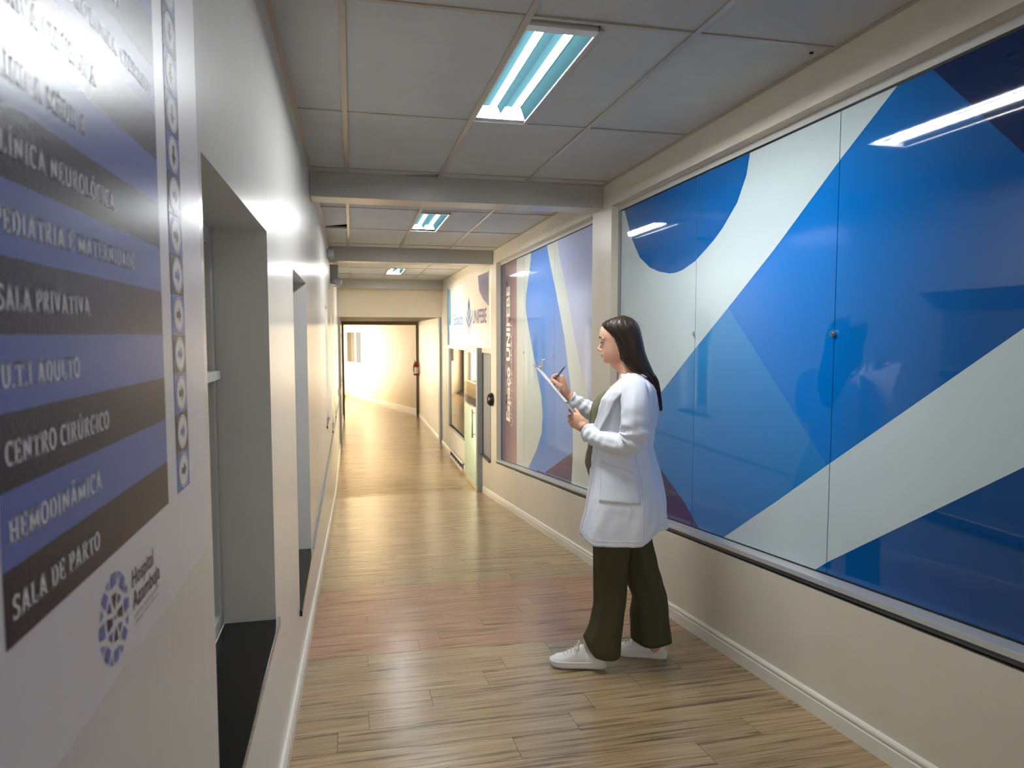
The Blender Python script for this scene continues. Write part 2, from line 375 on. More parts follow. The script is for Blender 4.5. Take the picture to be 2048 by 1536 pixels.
# ---------------------------------------------------------------- baseboards
PROF = [(0, 0), (.016, 0), (.016, .058), (.0125, .062), (.0125, .068), (.0155, .071), (.015, .079), (.010, .086), (.004, .088), (0, .088)]
def baseboard(name, segs, xw, sgn, label):
    r = sempty(name, label, 'baseboard', (xw, segs[0][0], zf(segs[0][0])))
    for (a, b) in segs:
        rings = [[(xw + sgn*p[0], yy, zf(yy) + p[1]) for p in PROF] for yy in (a+.0012, b-.0012)]
        MB().loft(rings).build('baseboard_length', m_trim, r)
    return r
baseboard('baseboard_right', [(-3.9, -1.2), (-1.2, .95), (.95, 3.60), (3.60, 5.9), (5.9, 7.9), (7.9, 9.74)], XR, -1, 'white moulded baseboard under the blue glass on the right wall')
baseboard('baseboard_right_far', [(11.3, 12.95), (12.95, 14.40), (14.63, 17.1), (17.1, 19.5)], XR, -1, 'white baseboard on the right wall past the glass door')
baseboard('baseboard_left', [(-3.9, -1.2), (-1.2, .2), (.2, 2.55), (2.55, 5.0), (5.0, 7.4), (7.4, 9.9), (9.9, 12.2), (12.2, 14.4), (14.63, 17.1), (17.1, 19.5)], XL, 1, 'white moulded baseboard along the left wall')
rl = MB().prism([(4.4, -1.325), (14.3, -1.27), (14.3, -1.25), (4.4, -1.305)], 0, XL, XL+.012)
struct(rl.build('trim_3', m_alug, bevel=.002), 'thin grey cable duct running low along the left wall', 'cable duct')

# ---------------------------------------------------------------- ceiling: beams, bars, tiles
struct(MB().box(XB, 2.0, -4.1, 14.6, ZT, ZT+.1).build('ceiling', m_dark), 'suspended ceiling of grey tiles in a metal grid', 'ceiling')
ceil = bpy.data.objects['ceiling']
BEAMS = [(4.91, 5.14, .915), (9.0, 9.2, .905), (14.1, 14.42, .90)]
for i, (a, b, z) in enumerate(BEAMS):
    bb = MB().box(XL, XR, a, b, z, ZT)
    struct(bb.build('ceiling_beam', m_beam, bevel=.004), ['nearest grey cross beam under the ceiling', 'second grey cross beam, in the middle of the corridor', 'farthest cross beam, over the lintel wall'][i], 'beam')
XT = [XL, -.015, .602, 1.218, XR]
LIGHTS = [(-3.55, -2.42), (2.44, 3.565), (6.34, 7.46), (11.70, 12.82)]
BAYS = [(-4.0, 4.91, [-3.56, -2.37, -1.19, 0, 1.19, 2.385, 3.575, 4.765]), (5.14, 9.0, [6.22, 7.42, 8.62]), (9.2, 14.1, [10.45, 11.65, 12.85])]
bars = []
for (a, b, cr) in BAYS:
    for x in XT[1:4]: bars.append((x-.012, x+.012, a, b, ZC, ZC+.03))
    for x0, x1 in ((XL, XL+.02), (XR-.02, XR)): bars.append((x0, x1, a, b, ZC+.001, ZC+.02))
    for yy in cr:
        for xa, xb in zip(XT[:-1], XT[1:]): bars.append((xa+.013, xb-.013, yy-.010, yy+.010, ZC+.0015, ZC+.02))
    for yy in (a+.008, b-.008): bars.append((XL+.02, XR-.02, yy-.008, yy+.008, ZC+.001, ZC+.02))
for q in bars: MB().box(*q).build('grid_bar', m_bar, ceil)
for (a, b, cr) in BAYS:
    Y = [a] + cr + [b]
    for i, (y0, y1) in enumerate(zip(Y[:-1], Y[1:])):
        for j, (xa, xb) in enumerate(zip(XT[:-1], XT[1:])):
            x0 = xa
            for (l0, l1) in LIGHTS:
                if j == 2 and y0-.05 < (l0+l1)/2 < y1: x0 = .872
            z = ZC+.0075+random.uniform(-.001, .0015)
            pts = [(x0+.004, y0+.003), (xb-.004, y0+.003), (xb-.004, y1-.003), (x0+.004, y1-.003)]
            if abs(y1-4.91) < .01 and j == 1: pts = [(xa+.004, 4.77), (xb-.004, 4.77), (xb-.004, 4.81), (.30, 4.895), (xa+.004, 4.905)]
            if abs(y1-7.42) < .01 and j == 0: pts = [(xa+.004, y0+.003), (xb-.004, y0+.003), (xb-.004, 7.15), (xa+.02, 7.33)]
            MB().prism(pts, 2, z, z+.012).build('ceiling_tile', m_tile, ceil)
MB().tube([(1.735, 2.45, ZC+.004), (1.735, 2.45, ZC+.02)], .007, 12).build('screw_hole', m_dark, ceil)

# ---------------------------------------------------------------- ceiling lights
m_tube = M('lit_tube', (.96, .98, 1.0), .3, emit=TUBE_W)
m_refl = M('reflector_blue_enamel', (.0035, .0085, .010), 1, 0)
m_house = M('white_enamel', srgb(225, 226, 222), .3)
def ceiling_light(y0, y1, label):
    x0, x1 = .617, .868; t = thing('ceiling_light', label, 'ceiling light', ((x0+x1)/2, (y0+y1)/2, ZC), 'fluorescent ceiling lights')
    h = MB(); z = ZC - .001; zt = ZC + .075
    h.box(x0-.004, x1+.004, y0, y1, zt, zt+.006)
    h.box(x0-.004, x0, y0, y1, z, zt); h.box(x1, x1+.004, y0, y1, z, zt)
    h.box(x0, x1, y0-.004, y0+.001, z, zt); h.box(x0, x1, y1-.001, y1+.004, z, zt)
    h.build('housing', m_house, t)
    tr = MB(); tr.box(x1+.004, x1+.022, y0-.01, y1+.01, ZC-.001, ZC+.004); tr.build('edge_trim', m_bar, t)
    r = MB(); xm = (x0+x1)/2; q = (x1-x0)
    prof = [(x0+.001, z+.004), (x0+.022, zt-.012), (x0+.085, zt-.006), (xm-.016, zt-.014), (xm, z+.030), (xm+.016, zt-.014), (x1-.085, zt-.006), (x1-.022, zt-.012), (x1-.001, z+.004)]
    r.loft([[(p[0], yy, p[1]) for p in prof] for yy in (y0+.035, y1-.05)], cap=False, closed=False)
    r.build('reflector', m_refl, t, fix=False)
    MB().box(x0, x1, y0+.001, y0+.05, z+.002, z+.006).build('end_plate', m_house, t)
    MB().prism([(x0, z+.004), (x0+.02, zt-.01), (x1-.02, zt-.01), (x1, z+.004)], 1, y1-.05, y1-.046).build('end_plate', m_house, t)
    for k in (-1, 1):
        xx = xm + k*.056; zz = ZC + .034
        MB().tube([(xx, y0+.03, zz), (xx, y1-.045, zz)], .0145, 20).build('fluorescent_tube', m_tube, t, smooth=True)
        for yy in (y0+.022, y1-.038):
            MB().tube([(xx, yy-.008, zz), (xx, yy+.008, zz)], .019, 20).box(xx-.006, xx+.006, yy-.006, yy+.006, zz, zt-.004).build('lamp_socket', m_alug, t)
ceiling_light(*LIGHTS[1], 'large twin-tube fluorescent light nearest the camera, in the first ceiling bay')
ceiling_light(*LIGHTS[2], 'twin-tube fluorescent light in the second bay, between the first two beams')
ceiling_light(*LIGHTS[3], 'smallest, farthest twin-tube fluorescent light past the second beam')
ceiling_light(*LIGHTS[0], 'unseen twin-tube fluorescent light added behind the camera')  # out of view, added to light the near walls

# ---------------------------------------------------------------- printed glass windows of the right wall
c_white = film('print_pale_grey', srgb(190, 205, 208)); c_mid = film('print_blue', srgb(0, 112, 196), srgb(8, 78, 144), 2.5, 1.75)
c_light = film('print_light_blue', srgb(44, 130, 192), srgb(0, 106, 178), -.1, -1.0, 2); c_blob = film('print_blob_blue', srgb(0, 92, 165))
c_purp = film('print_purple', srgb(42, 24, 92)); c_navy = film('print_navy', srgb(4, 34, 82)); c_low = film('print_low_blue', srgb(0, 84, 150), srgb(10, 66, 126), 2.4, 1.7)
c_lav = film('print_lavender', srgb(98, 144, 214)); c_lav2 = film('print_pale_lavender', srgb(184, 194, 230)); c_pale2 = film('print_pale_green_grey', srgb(204, 213, 208)); c_purp2 = film('print_dim_purple', srgb(72, 52, 110))
c_strip = film('print_purple_gradient', srgb(44, 38, 84), srgb(168, 138, 146), 8.75, 7.93)
def clip(poly, inside, cut):
    out = []
    for i in range(len(poly)):
        a, b = poly[i], poly[(i+1) % len(poly)]
        ia, ib = inside(a), inside(b)
        if ia: out.append(a)
        if ia != ib: out.append(cut(a, b))
    return out
def clip_pane(poly, y0, y1):
    def cy(v): return lambda a, b: (v, a[1] + (b[1]-a[1])*(v-a[0])/(b[0]-a[0]))
    def cz(a, b):
        lo, hi = 0, 1; ia = a[1] >= zs(a[0])
        for _ in range(30):
            m = (lo+hi)/2; q = (a[0]+(b[0]-a[0])*m, a[1]+(b[1]-a[1])*m)
            if (q[1] >= zs(q[0])) == ia: lo = m
            else: hi = m
        return (a[0]+(b[0]-a[0])*lo, a[1]+(b[1]-a[1])*lo)
    def ct(a, b): k = (.868-a[1])/(b[1]-a[1]); return (a[0]+(b[0]-a[0])*k, .868)
    poly = clip(poly, lambda p: p[0] >= y0, cy(y0)); poly = clip(poly, lambda p: p[0] <= y1, cy(y1)) if poly else poly
    poly = clip(poly, lambda p: p[1] >= zs(p[0]), cz) if poly else poly
    poly = clip(poly, lambda p: p[1] <= .868, ct) if poly else poly
    return poly
def glazed(name, label, y0, y1, joints, base, shapes, knobs):
    t = sempty(name, label, 'window', (XG, (y0+y1)/2, -.2))
    Y = [y0+.035] + joints + [y1-.035]
    def bar(x0, x1, za, zb, nm, mt):   # slanting profile below the glass; za/zb offsets from zs
        b = MB(); p = [(y0, zs(y0)+za), (y1, zs(y1)+za), (y1, zs(y1)+zb), (y0, zs(y0)+zb)]
        b.prism(p, 0, x0, x1); return b.build(nm, mt, t, bevel=.0015)
    bar(XR-.012, XG+.02, -.022, 0, 'sill_profile', m_alu)
    bar(XR-.006, XR+.02, -.040, -.0225, 'lower_profile', M('dark_grey_profile', srgb(84, 90, 98), .4, metal=.4))
    bar(XR+.012, XG, -.056, -.041, 'shadow_gap', m_gasket)
    MB().box(XG-.004, XG+.03, y0, y1, .872, .905).build('top_frame', m_frame, t, bevel=.0015)
    MB().box(XG-.002, XG+.02, y0+.001, y1-.001, .862, .8718).build('gasket', m_gasket, t)
    for a, b in ((y0, y0+.03), (y1-.03, y1)):
        MB().prism([(a, zs(a)), (b, zs(b)), (b, .872), (a, .872)], 0, XG-.012, XG+.02).build('side_frame', m_alug, t, bevel=.0015)
    g = MB(); g.prism([(y0+.03, zs(y0+.03)), (y1-.03, zs(y1-.03)), (y1-.03, zs(y1-.03)+.006), (y0+.03, zs(y0+.03)+.006)], 0, XG-.004, XG+.01); g.build('gasket', m_gasket, t)
    for a, b in zip(Y[:-1], Y[1:]):
        a += .0018; b -= .0018
        p = [(a, zs(a)+.006), (b, zs(b)+.006), (b, .866), (a, .866)]
        pane = MB().prism(p, 0, XG, XG+.008).build('pane', base, t)
        pane.location = (0, 0, 0)
        for k, (mt, pts) in enumerate(shapes):
            q = clip_pane(pts, a, b)
            if len(q) < 3: continue
            x = XG - .0003*(k+1)
            m_ = MB().poly([(x, yy, zz) for yy, zz in q][::1])
            ob = m_.build('printed_film', mt, pane, fix=False)
            # keep object coordinates in world metres so printed gradients line up
            me = ob.data; d = Vector(wpos(t))
            for v in me.vertices: v.co += d
            ob.location = -d
        me = pane.data; d = Vector(wpos(t))
        for v in me.vertices: v.co += d
        pane.location = -d
        for ch in pane.children: ch.location = (0, 0, 0)
    for yy, zz in knobs:
        k = MB().tube([(XG-.012, yy, zz), (XG-.001, yy, zz)], .013, 16); k.tube([(XG-.015, yy, zz), (XG-.011, yy, zz)], .008, 12)
        k.build('glass_clamp', m_steel, t, smooth=False)
    return t
edge = [(2.10, .90), (2.147, .861), (2.428, .679), (2.859, .38), (3.242, .136), (3.602, -.089), (4.008, -.351), (4.693, -.79), (4.8, -.86)]
b2up = [(3.35, -1.12), (3.22, -1.035), (2.772, -.743), (2.435, -.516), (1.629, .017), (.9, .50), (.2, .95)]
b2lo = [(.35, .42), (1.607, -.378), (1.828, -.523), (2.428, -.917), (2.488, -.962), (2.6, -1.04), (3.4, -1.2)]
blob = [(3.060, .90), (3.072, 0.863), (3.1, 0.763), (3.178, 0.648), (3.313, 0.544), (3.400, .495), (3.492, 0.453), (3.603, 0.406), (3.753, 0.37), (3.84, .362), (3.922, 0.364), (4.077, 0.389), (4.213, 0.427), (4.376, 0.507), (4.507, 0.638), (4.628, 0.824), (4.68, 0.90)]
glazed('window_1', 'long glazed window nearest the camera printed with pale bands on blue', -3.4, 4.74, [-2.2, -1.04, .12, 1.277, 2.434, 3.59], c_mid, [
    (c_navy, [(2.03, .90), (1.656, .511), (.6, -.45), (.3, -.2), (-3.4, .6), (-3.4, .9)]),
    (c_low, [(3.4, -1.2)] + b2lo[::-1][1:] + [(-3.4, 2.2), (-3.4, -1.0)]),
    (c_light, [(3.242, .136), (2.446, -.53), (2.7, -.72), (3.3, -1.15), (4.8, -1.35), (4.8, -.8), (4.008, -.351)]),
    (c_white, edge + [(4.8, .9)]),
    (c_white, b2up + b2lo),
    (c_blob, blob),
    (c_purp, [(4.096, -.8), (3.703, -.959), (3.511, -1.07), (3.43, -1.12), (4.8, -1.4), (4.8, -.92), (4.5, -.76), (4.25, -.72)]),
    ], [(3.59, .003), (2.434, .003), (1.277, .003)])
st = [(7.26, .90), (7.279, .787), (7.38, .60), (7.487, .419), (7.50, .33), (7.486, .251), (7.36, .06), (7.242, -.106), (6.979, -.436), (6.832, -.62), (6.78, -.818), (6.82, -1.0), (7.034, -1.209), (7.341, -1.432), (7.5, -1.6)]
bdl = [(6.66, .90), (6.633, .842), (6.556, .713), (6.364, .448), (6.055, -.018), (5.869, -.441), (5.792, -.705), (5.786, -1.02), (5.823, -1.296), (5.85, -1.5)]
bdr = [(6.31, .90), (6.279, .844), (6.19, .676), (6.017, .425), (5.764, -.004), (5.589, -.262), (5.312, -.591), (5.2, -.75), (5.1, -1.5)]
glazed('window_2', 'second glazed window beyond the pilaster, with dark lettered strip', 5.14, 8.80, [6.372, 7.558], c_lav, [
    (c_pale2, [(7.93, .9)] + st + [(7.93, -1.8)]),
    (c_lav2, bdr[:8] + [(5.1, -.75), (5.1, .9)]),
    (c_purp2, [(7.0, -1.40), (6.697, -1.376), (5.786, -1.02), (5.6, -.97), (5.6, -1.6), (7.0, -1.6)]),
    (c_pale2, bdl + bdr[::-1]),
    (c_strip, [(7.93, .9), (8.9, .9), (8.9, -1.8), (7.93, -1.8)]),
    ], [(7.558, -.199), (6.372, -.198)])

# ---------------------------------------------------------------- lettering
def text_mesh(body, offset=0.0, res=4, shear=0):
    c = bpy.data.curves.new('txt', 'FONT'); c.body = body; c.size = 1; c.offset = offset; c.resolution_u = res; c.fill_mode = 'FRONT'; c.shear = shear
    o = bpy.data.objects.new('txt', c); COL.objects.link(o)
    dg = bpy.context.evaluated_depsgraph_get(); me = bpy.data.meshes.new_from_object(o.evaluated_get(dg))
    v = [tuple(p.co) for p in me.vertices]; f = [tuple(p.vertices) for p in me.polygons]
    bpy.data.objects.remove(o); bpy.data.curves.remove(c); bpy.data.meshes.remove(me)
    return v, f
def place_text(body, fn, width, height, offset=0.0, cap='H', shear=0):
    """fn(u, v) -> xyz; width in metres of the whole word, height = cap height"""
    v, f = text_mesh(body, offset, shear=shear); hv, _ = text_mesh(cap, offset)
    x0, x1 = min(p[0] for p in v), max(p[0] for p in v); h = max(p[1] for p in hv) - min(p[1] for p in hv)
    return MB().add([fn((p[0]-x0)/(x1-x0)*width, p[1]/h*height) for p in v], f)
# own slab-serif capitals, built from strokes
def slab_word(word, fn, width, height, T=.165):
    H = .10
    quads = []; x = 0
    def bar(xa, ya, xb, yb, t=T):
        d = Vector((xb-xa, yb-ya)); L_ = d.length; n = Vector((-d.y, d.x))/L_*t/2
        quads.append([(xa-n.x, ya-n.y), (xb-n.x, yb-n.y), (xb+n.x, yb+n.y), (xa+n.x, ya+n.y)])
    def rc(x0, y0, x1, y1): quads.append([(x0, y0), (x1, y0), (x1, y1), (x0, y1)])
    def stem(c, y0=0, y1=1, s=True, w_=.17):
        rc(c-T/2, y0, c+T/2, y1)
        if s:
            if y0 <= .01: rc(c-w_, 0, c+w_, H)
            if y1 >= .99: rc(c-w_, 1-H, c+w_, 1)
    def arc(cx, cy, rx, ry, a0, a1, t=T, th=.11, n=10):
        for k in range(n):
            a, b = radians(a0+(a1-a0)*k/n), radians(a0+(a1-a0)*(k+1)/n)
            quads.append([(cx+(rx)*cos(a), cy+ry*sin(a)), (cx+rx*cos(b), cy+ry*sin(b)), (cx+(rx-t)*cos(b), cy+(ry-th)*sin(b)), (cx+(rx-t)*cos(a), cy+(ry-th)*sin(a))])
    for ch in word:
        o = x; n0 = len(quads)
        acc = {'Í': ('I', 1), 'É': ('E', 1), 'Ú': ('U', 1), 'Ó': ('O', 1), 'Â': ('A', 2), 'Ç': ('C', 3), 'Ã': ('A', 2)}.get(ch)
        c = acc[0] if acc else ch
        W = .66
        if c == ' ': W = .28
        elif c == 'A': W = .74; bar(.13, 0, .36, 1); bar(.61, 0, .38, 1); rc(.22, .26, .52, .37); rc(-.02, 0, .27, H); rc(.47, 0, .76, H)
        elif c == 'B': W = .64; stem(.15, w_=.15); arc(.32, .755, .27, .245, -90, 90); arc(.32, .27, .30, .27, -90, 90); rc(.15, .89, .33, 1); rc(.15, .51, .33, .60) if 0 else None; rc(.15, .455, .34, .56); rc(.15, 0, .33, .11)
        elif c == 'C': W = .62; arc(.36, .5, .35, .5, 55, 305); rc(.53, .72, .61, .98)
        elif c == 'D': W = .68; stem(.15, w_=.15); arc(.28, .5, .39, .5, -90, 90); rc(.15, .89, .30, 1); rc(.15, 0, .30, .11)
        elif c == 'E': W = .60; stem(.15, w_=.15); rc(.15, .89, .56, 1); rc(.15, 0, .58, .11); rc(.15, .45, .46, .56); rc(.49, .72, .57, 1); rc(.51, 0, .59, .28); rc(.40, .37, .47, .64)
        elif c == 'F': W = .56; stem(.15, w_=.15); rc(.15, .89, .56, 1); rc(.15, .44, .44, .55); rc(.48, .72, .56, 1)
        elif c == 'G': W = .68; arc(.36, .5, .35, .5, 50, 320); rc(.53, .70, .61, .98); rc(.46, .05, .63, .45); rc(.38, .38, .69, .47)
        elif c == 'H': W = .76; stem(.16); stem(.60); rc(.16, .45, .60, .56)
        elif c == 'I': W = .36; stem(.18)
        elif c == 'L': W = .58; stem(.15, w_=.15); rc(.15, 0, .56, .11); rc(.48, 0, .56, .30)
        elif c == 'M': W = .92; stem(.15, w_=.14); stem(.77, w_=.14); bar(.16, .95, .46, .10, .15); bar(.76, .95, .46, .10, .15)
        elif c == 'N': W = .78; stem(.15, w_=.14); stem(.62, w_=.14); bar(.16, .95, .61, .05, .16)
        elif c == 'O': W = .70; arc(.35, .5, .35, .5, 0, 360, n=22)
        elif c == 'P': W = .60; stem(.15, w_=.16); arc(.30, .71, .29, .29, -90, 90); rc(.15, .89, .31, 1); rc(.15, .42, .31, .53)
        elif c == 'R': W = .68; stem(.15, w_=.15); arc(.30, .73, .28, .27, -90, 90); rc(.15, .89, .31, 1); rc(.15, .46, .31, .57); bar(.33, .5, .56, .04, .15); rc(.46, 0, .70, H)
        elif c == 'S': W = .56; arc(.29, .74, .26, .26, 40, 270); arc(.27, .27, .28, .27, -140, 90); rc(.46, .74, .53, .97); rc(.01, .03, .08, .27)
        elif c == 'T': W = .66; stem(.33); rc(.02, .89, .64, 1); rc(.02, .70, .10, 1); rc(.56, .70, .64, 1)
        elif c == 'U': W = .74; stem(.15, .33, 1, True, .15); stem(.59, .33, 1, True, .14); arc(.37, .34, .302, .34, 180, 360)
        elif c == 'V': W = .70; bar(.12, 1, .35, 0); bar(.58, 1, .35, 0); rc(-.02, .9, .27, 1); rc(.43, .9, .72, 1)
        elif c == 'Z': W = .60; rc(.04, .89, .56, 1); rc(.03, 0, .57, .11); bar(.48, .93, .12, .06)
        elif c == '.': W = .22; rc(.04, 0, .19, .15)
        elif c == '(': W = .34; arc(.42, .45, .38, .62, 115, 245)
        elif c == ')': W = .34; arc(-.08, .45, .38, .62, -65, 65)
        if acc:
            mid = W/2
            if acc[1] == 1: bar(mid-.05, 1.06, mid+.12, 1.24, .10)
            elif acc[1] == 2: bar(mid-.16, 1.07, mid, 1.22, .08); bar(mid+.16, 1.07, mid, 1.22, .08)
        for q in quads[n0:]:
            for i in range(4): q[i] = (q[i][0]+o, q[i][1])
        x += W + .075
    m = MB(); tot = x - .075
    for q in quads: m.poly([fn(a/tot*width, b*height) for a, b in q])
    return m

# ---------------------------------------------------------------- directory sign on the left wall
t = thing('wall_sign', 'large white directory board with blue and dark stripes on the near left wall', 'sign', (XL, .95, .1))
pts = [(.50, -.376), (1.337, -.376), (1.337, .555)]
for k in range(1, 7): a = pi/2*k/6; pts.append((1.337-.04+.04*cos(a), .555+.04*sin(a)))
pts += [(.50, .595)]
m_board = M('sign_board_white', srgb(220, 218, 224), .28, .4, bump=.0002, bscale=200)
MB().prism(pts, 0, XL+.0003, XL+.0030).build('board', m_board, t)
XS = XL + .0037
m_sblue = M('sign_blue', srgb(100, 116, 184), .27, .2, bump=.0002, bscale=200); m_sdark = M('sign_dark_purple', srgb(52, 44, 58), .27, .2, bump=.0002, bscale=200); m_swhite = M('sign_white_print', srgb(240, 240, 244), .27, .2, bump=.0002, bscale=200)
m_sring = M('sign_circle', srgb(228, 226, 228), .27, .2)
P = .0594
NAMES = ['SALA DE PARTO', 'HEMODINÂMICA', 'CENTRO CIRÚRGICO', 'U.T.I ADULTO', 'SALA PRIVATIVA', 'PEDIATRIA E MATERNIDADE', 'CLÍNICA NEUROLÓGICA', 'CLÍNICA MÉDICA', 'CLÍNICA CIRÚRGICA', 'DIAGN. EM UROLOGIA (TÉRREO)', '', '', '', '']
ENDS = [.784, .796, .826, .750, .783, .939, .873, .7935, .828, 1.047, .92]
for i in range(13):
    z0 = -.2376 + P*i; z1 = min(z0+P, .57)
    if z0 > .56: break
    s_ = MB().box(XS-.0006, XS, .583, 1.062, z0, z1).build('stripe', m_sblue if i % 2 else m_sdark, t)
    fn = lambda u, v, z0=z0: (XS+.0004, .594+u, z0+.0185+v)
    if NAMES[i]: slab_word(NAMES[i], fn, ENDS[i]-.594, .0195 if i != 9 else .017).build('lettering', m_swhite, s_, fix=False)
    elif i == 10:
        fn = lambda u, v, z0=z0: (XS+.0004, .80+u, z0+.0185+v)
        slab_word('(TÉRREO)', fn, .12, .0195).build('lettering', m_swhite, s_, fix=False)
    cell = MB().box(XS-.0006, XS, 1.118, 1.196, z0+.0005, z1-.0005).build('arrow_cell', m_sdark if i % 2 else m_sblue, t)
    if z1-z0 < .05: continue
    yc, zc = 1.157, z0+P/2
    circ = lambda r: [(yc+r*1.18*cos(2*pi*k/28), zc+r*sin(2*pi*k/28)) for k in range(28)]
    MB().poly([(XS+.0003, *q) for q in circ(.0262)]).build('circle', m_sring, cell, fix=False)
    r1, r2 = circ(.0240), circ(.0232); ring = MB()
    for k in range(28): ring.poly([(XS+.0005, *r1[k]), (XS+.0005, *r1[(k+1) % 28]), (XS+.0005, *r2[(k+1) % 28]), (XS+.0005, *r2[k])])
    ar = [(-.014, -.0048), (.001, -.0048), (.001, -.012), (.015, 0), (.001, .012), (.001, .0048), (-.014, .0048)]
    if i >= 8: ar = [(q[1], -q[0]) for q in ar]
    mt = m_sblue if i % 2 == 1 else m_sdark
    mm = MB().poly([(XS+.0006, yc+q[0], zc+q[1]) for q in ar]); mm.v += ring.v; mm.f += [tuple(j+7 for j in f) for f in ring.f]; mm.mi += ring.mi
    mm.build('arrow', mt, cell, fix=False)
# hospital emblem and name
LG = [('b', (240,400),(290,355),(300,490),(240,575)), ('l', (305,350),(350,360),(322,455)), ('b', (362,375),(395,430),(380,590),(333,520)), ('l', (405,490),(430,540),(425,600),(392,600)),
 ('l', (220,460),(215,575),(182,545)), ('b', (165,595),(207,650),(178,810),(135,720)), ('d', (250,640),(300,590),(285,800)), ('i', (320,600),(355,650),(318,740)),
 ('b', (390,665),(440,645),(442,760),(398,830)), ('i', (228,700),(250,835),(200,840)), ('d', (370,730),(375,860),(318,870),(315,810)), ('l', (125,795),(158,865),(118,945)),
 ('l', (438,845),(437,960),(408,900)), ('i', (285,850),(300,895),(288,912),(277,880)), ('d', (192,915),(258,890),(258,965),(210,1060)), ('i', (370,925),(345,1050),(328,950)),
 ('b', (165,940),(180,1120),(115,1160),(110,1020)), ('b', (390,970),(428,1035),(405,1140),(362,1110)), ('d', (298,970),(327,1120),(283,1165)), ('i', (258,1040),(252,1180),(213,1115)),
 ('l', (170,1200),(155,1320),(127,1225)), ('b', (192,1205),(243,1260),(208,1420),(170,1370)), ('b', (335,1190),(333,1345),(292,1410),(277,1275)), ('l', (355,1185),(385,1215),(360,1300)), ('l', (255,1320),(268,1435),(225,1435))]
def wallpt(px, py, X):                            # where the measured logo corners lie on the wall plane
    a = radians(4.0306); b = radians(-12.8387)
    r, u, f = (px-1024)/1405, -(py-768)/1405, 1.0
    u, f = u*cos(a)-f*sin(a), u*sin(a)+f*cos(a)
    x, yy = r*cos(b)-f*sin(b), r*sin(b)+f*cos(b)
    x, yy = r*cos(-b)*1 + f*sin(-b), -r*sin(-b) + f*cos(-b)
    k = X/x; return (yy*k, u*k)
lgm = {'b': m_sblue, 'l': M('emblem_light_blue', srgb(128, 144, 190), .4), 'd': m_sdark, 'i': M('emblem_indigo', srgb(84, 84, 148), .4)}
for q in LG:
    pp = [wallpt(180+a*.17582, 1080+b*.17582, XL) for a, b in q[1:]]
    MB().poly([(XS, *p) for p in pp]).build('emblem_stone', lgm[q[0]], t, fix=False)
m_ink = M('sign_ink', srgb(52, 46, 62), .4); m_ink2 = M('sign_grey_ink', srgb(140, 136, 146), .4)
place_text('Hospital', lambda u, v: (XS, .886+u, -.2975+v), .090, .0215, .01).build('lettering', m_ink, t, fix=False)
place_text('Azambuja', lambda u, v: (XS, .886+u, -.3245+v), .117, .0215, .01).build('lettering', m_ink, t, fix=False)
place_text('HOSPITAL ARQUIDIOCESANO', lambda u, v: (XS, .889+u, -.336+v), .113, .0042).build('lettering', m_ink2, t, fix=False)
place_text('CONSUL CARLOS RENAUX', lambda u, v: (XS, .889+u, -.3445+v), .105, .0042).build('lettering', m_ink2, t, fix=False)

for o in [t] + list(t.children_recursive):         # measured on the wall plane, so bring it to the board's own plane
    if o.type == 'MESH':
        for v in o.data.vertices: v.co.y *= .986; v.co.z *= .986
t.location.y *= .986; t.location.z *= .986
# ---------------------------------------------------------------- text on the second printed window
w2 = bpy.data.objects['window_2']
c_txt = M('print_white_letters', srgb(226, 226, 214), .2, .5)
place_text('Espaço UNIFEBE', lambda u, v: (XG-.0022, 8.285 + v, -1.06+u), 1.64, .20, .035, shear=.0).build('lettering', c_txt, w2, fix=False)
place_text('UNIFEBE SPACE', lambda u, v: (XG-.0022, 8.14 + v, -1.10+u), 1.27, .11, .0).build('lettering', M('print_pale_letters', srgb(176, 160, 166), .2), w2, fix=False)

# ---------------------------------------------------------------- sign glass over the sliding door
t = thing('sign_panel', 'pale two-pane glass sign above the sliding glass door, lettered in blue', 'sign', (XR, 11.2, .3))
m_sp = M('sign_pale_glass', srgb(222, 216, 208), .28, .25)
Y0, YJ, Y1 = 9.22, 11.16, 13.28
MB().box(XR-.012, XR-.004, Y0, YJ-.003, -.185, .85).build('sign_pane', m_sp, t); MB().box(XR-.012, XR-.004, YJ+.003, Y1-.06, -.185, .85).build('sign_pane', m_sp, t)
MB().box(XR-.03, XR, Y1-.06, Y1+.03, -.2, .86).build('frame_post', m_alug, t, bevel=.003)
XX = XR-.0128
def sp(mt, pts, nm='printed_shape'): MB().poly([(XX, a, b) for a, b in pts]).build(nm, mt, t, fix=False)
sp(M('sign_sky_blue', srgb(92, 190, 236), .08), [(13.21, .84), (12.98, .84), (12.88, .5), (12.95, .1), (12.80, -.02), (12.60, -.18), (13.21, -.18)])
sp(M('sign_lilac', srgb(150, 142, 176), .08), [(9.24, .84), (10.05, .84), (9.95, .62), (9.62, .48), (9.24, .38)])
place_text('Espaço', lambda u, v: (XX-.0003, 12.52-u, .165+v), 1.05, .20, .02).build('lettering', M('sign_blue_letters', srgb(70, 130, 190), .3), t, fix=False)
place_text('UNIFEBE', lambda u, v: (XX-.0003, 10.52-u, .165+v), 1.12, .20, .02).build('lettering', M('sign_violet_letters', srgb(92, 84, 140), .3), t, fix=False)
lm = MB(); lb = MB()
for k in range(4):                                # sheaf of leaves
    zc = .46 - k*.105; wv = .07+.05*min(k, 2)
    for s_ in (-1, 1): (lm if k < 3 else lb).poly([(XX-.0003, 10.86, zc-.09), (XX-.0003, 10.86+s_*wv*1.6, zc+.06), (XX-.0003, 10.86+s_*wv*1.5, zc-.03), (XX-.0003, 10.86, zc-.17)])
lm.poly([(XX-.0003, 10.86, .60), (XX-.0003, 10.93, .47), (XX-.0003, 10.86, .38), (XX-.0003, 10.79, .47)])
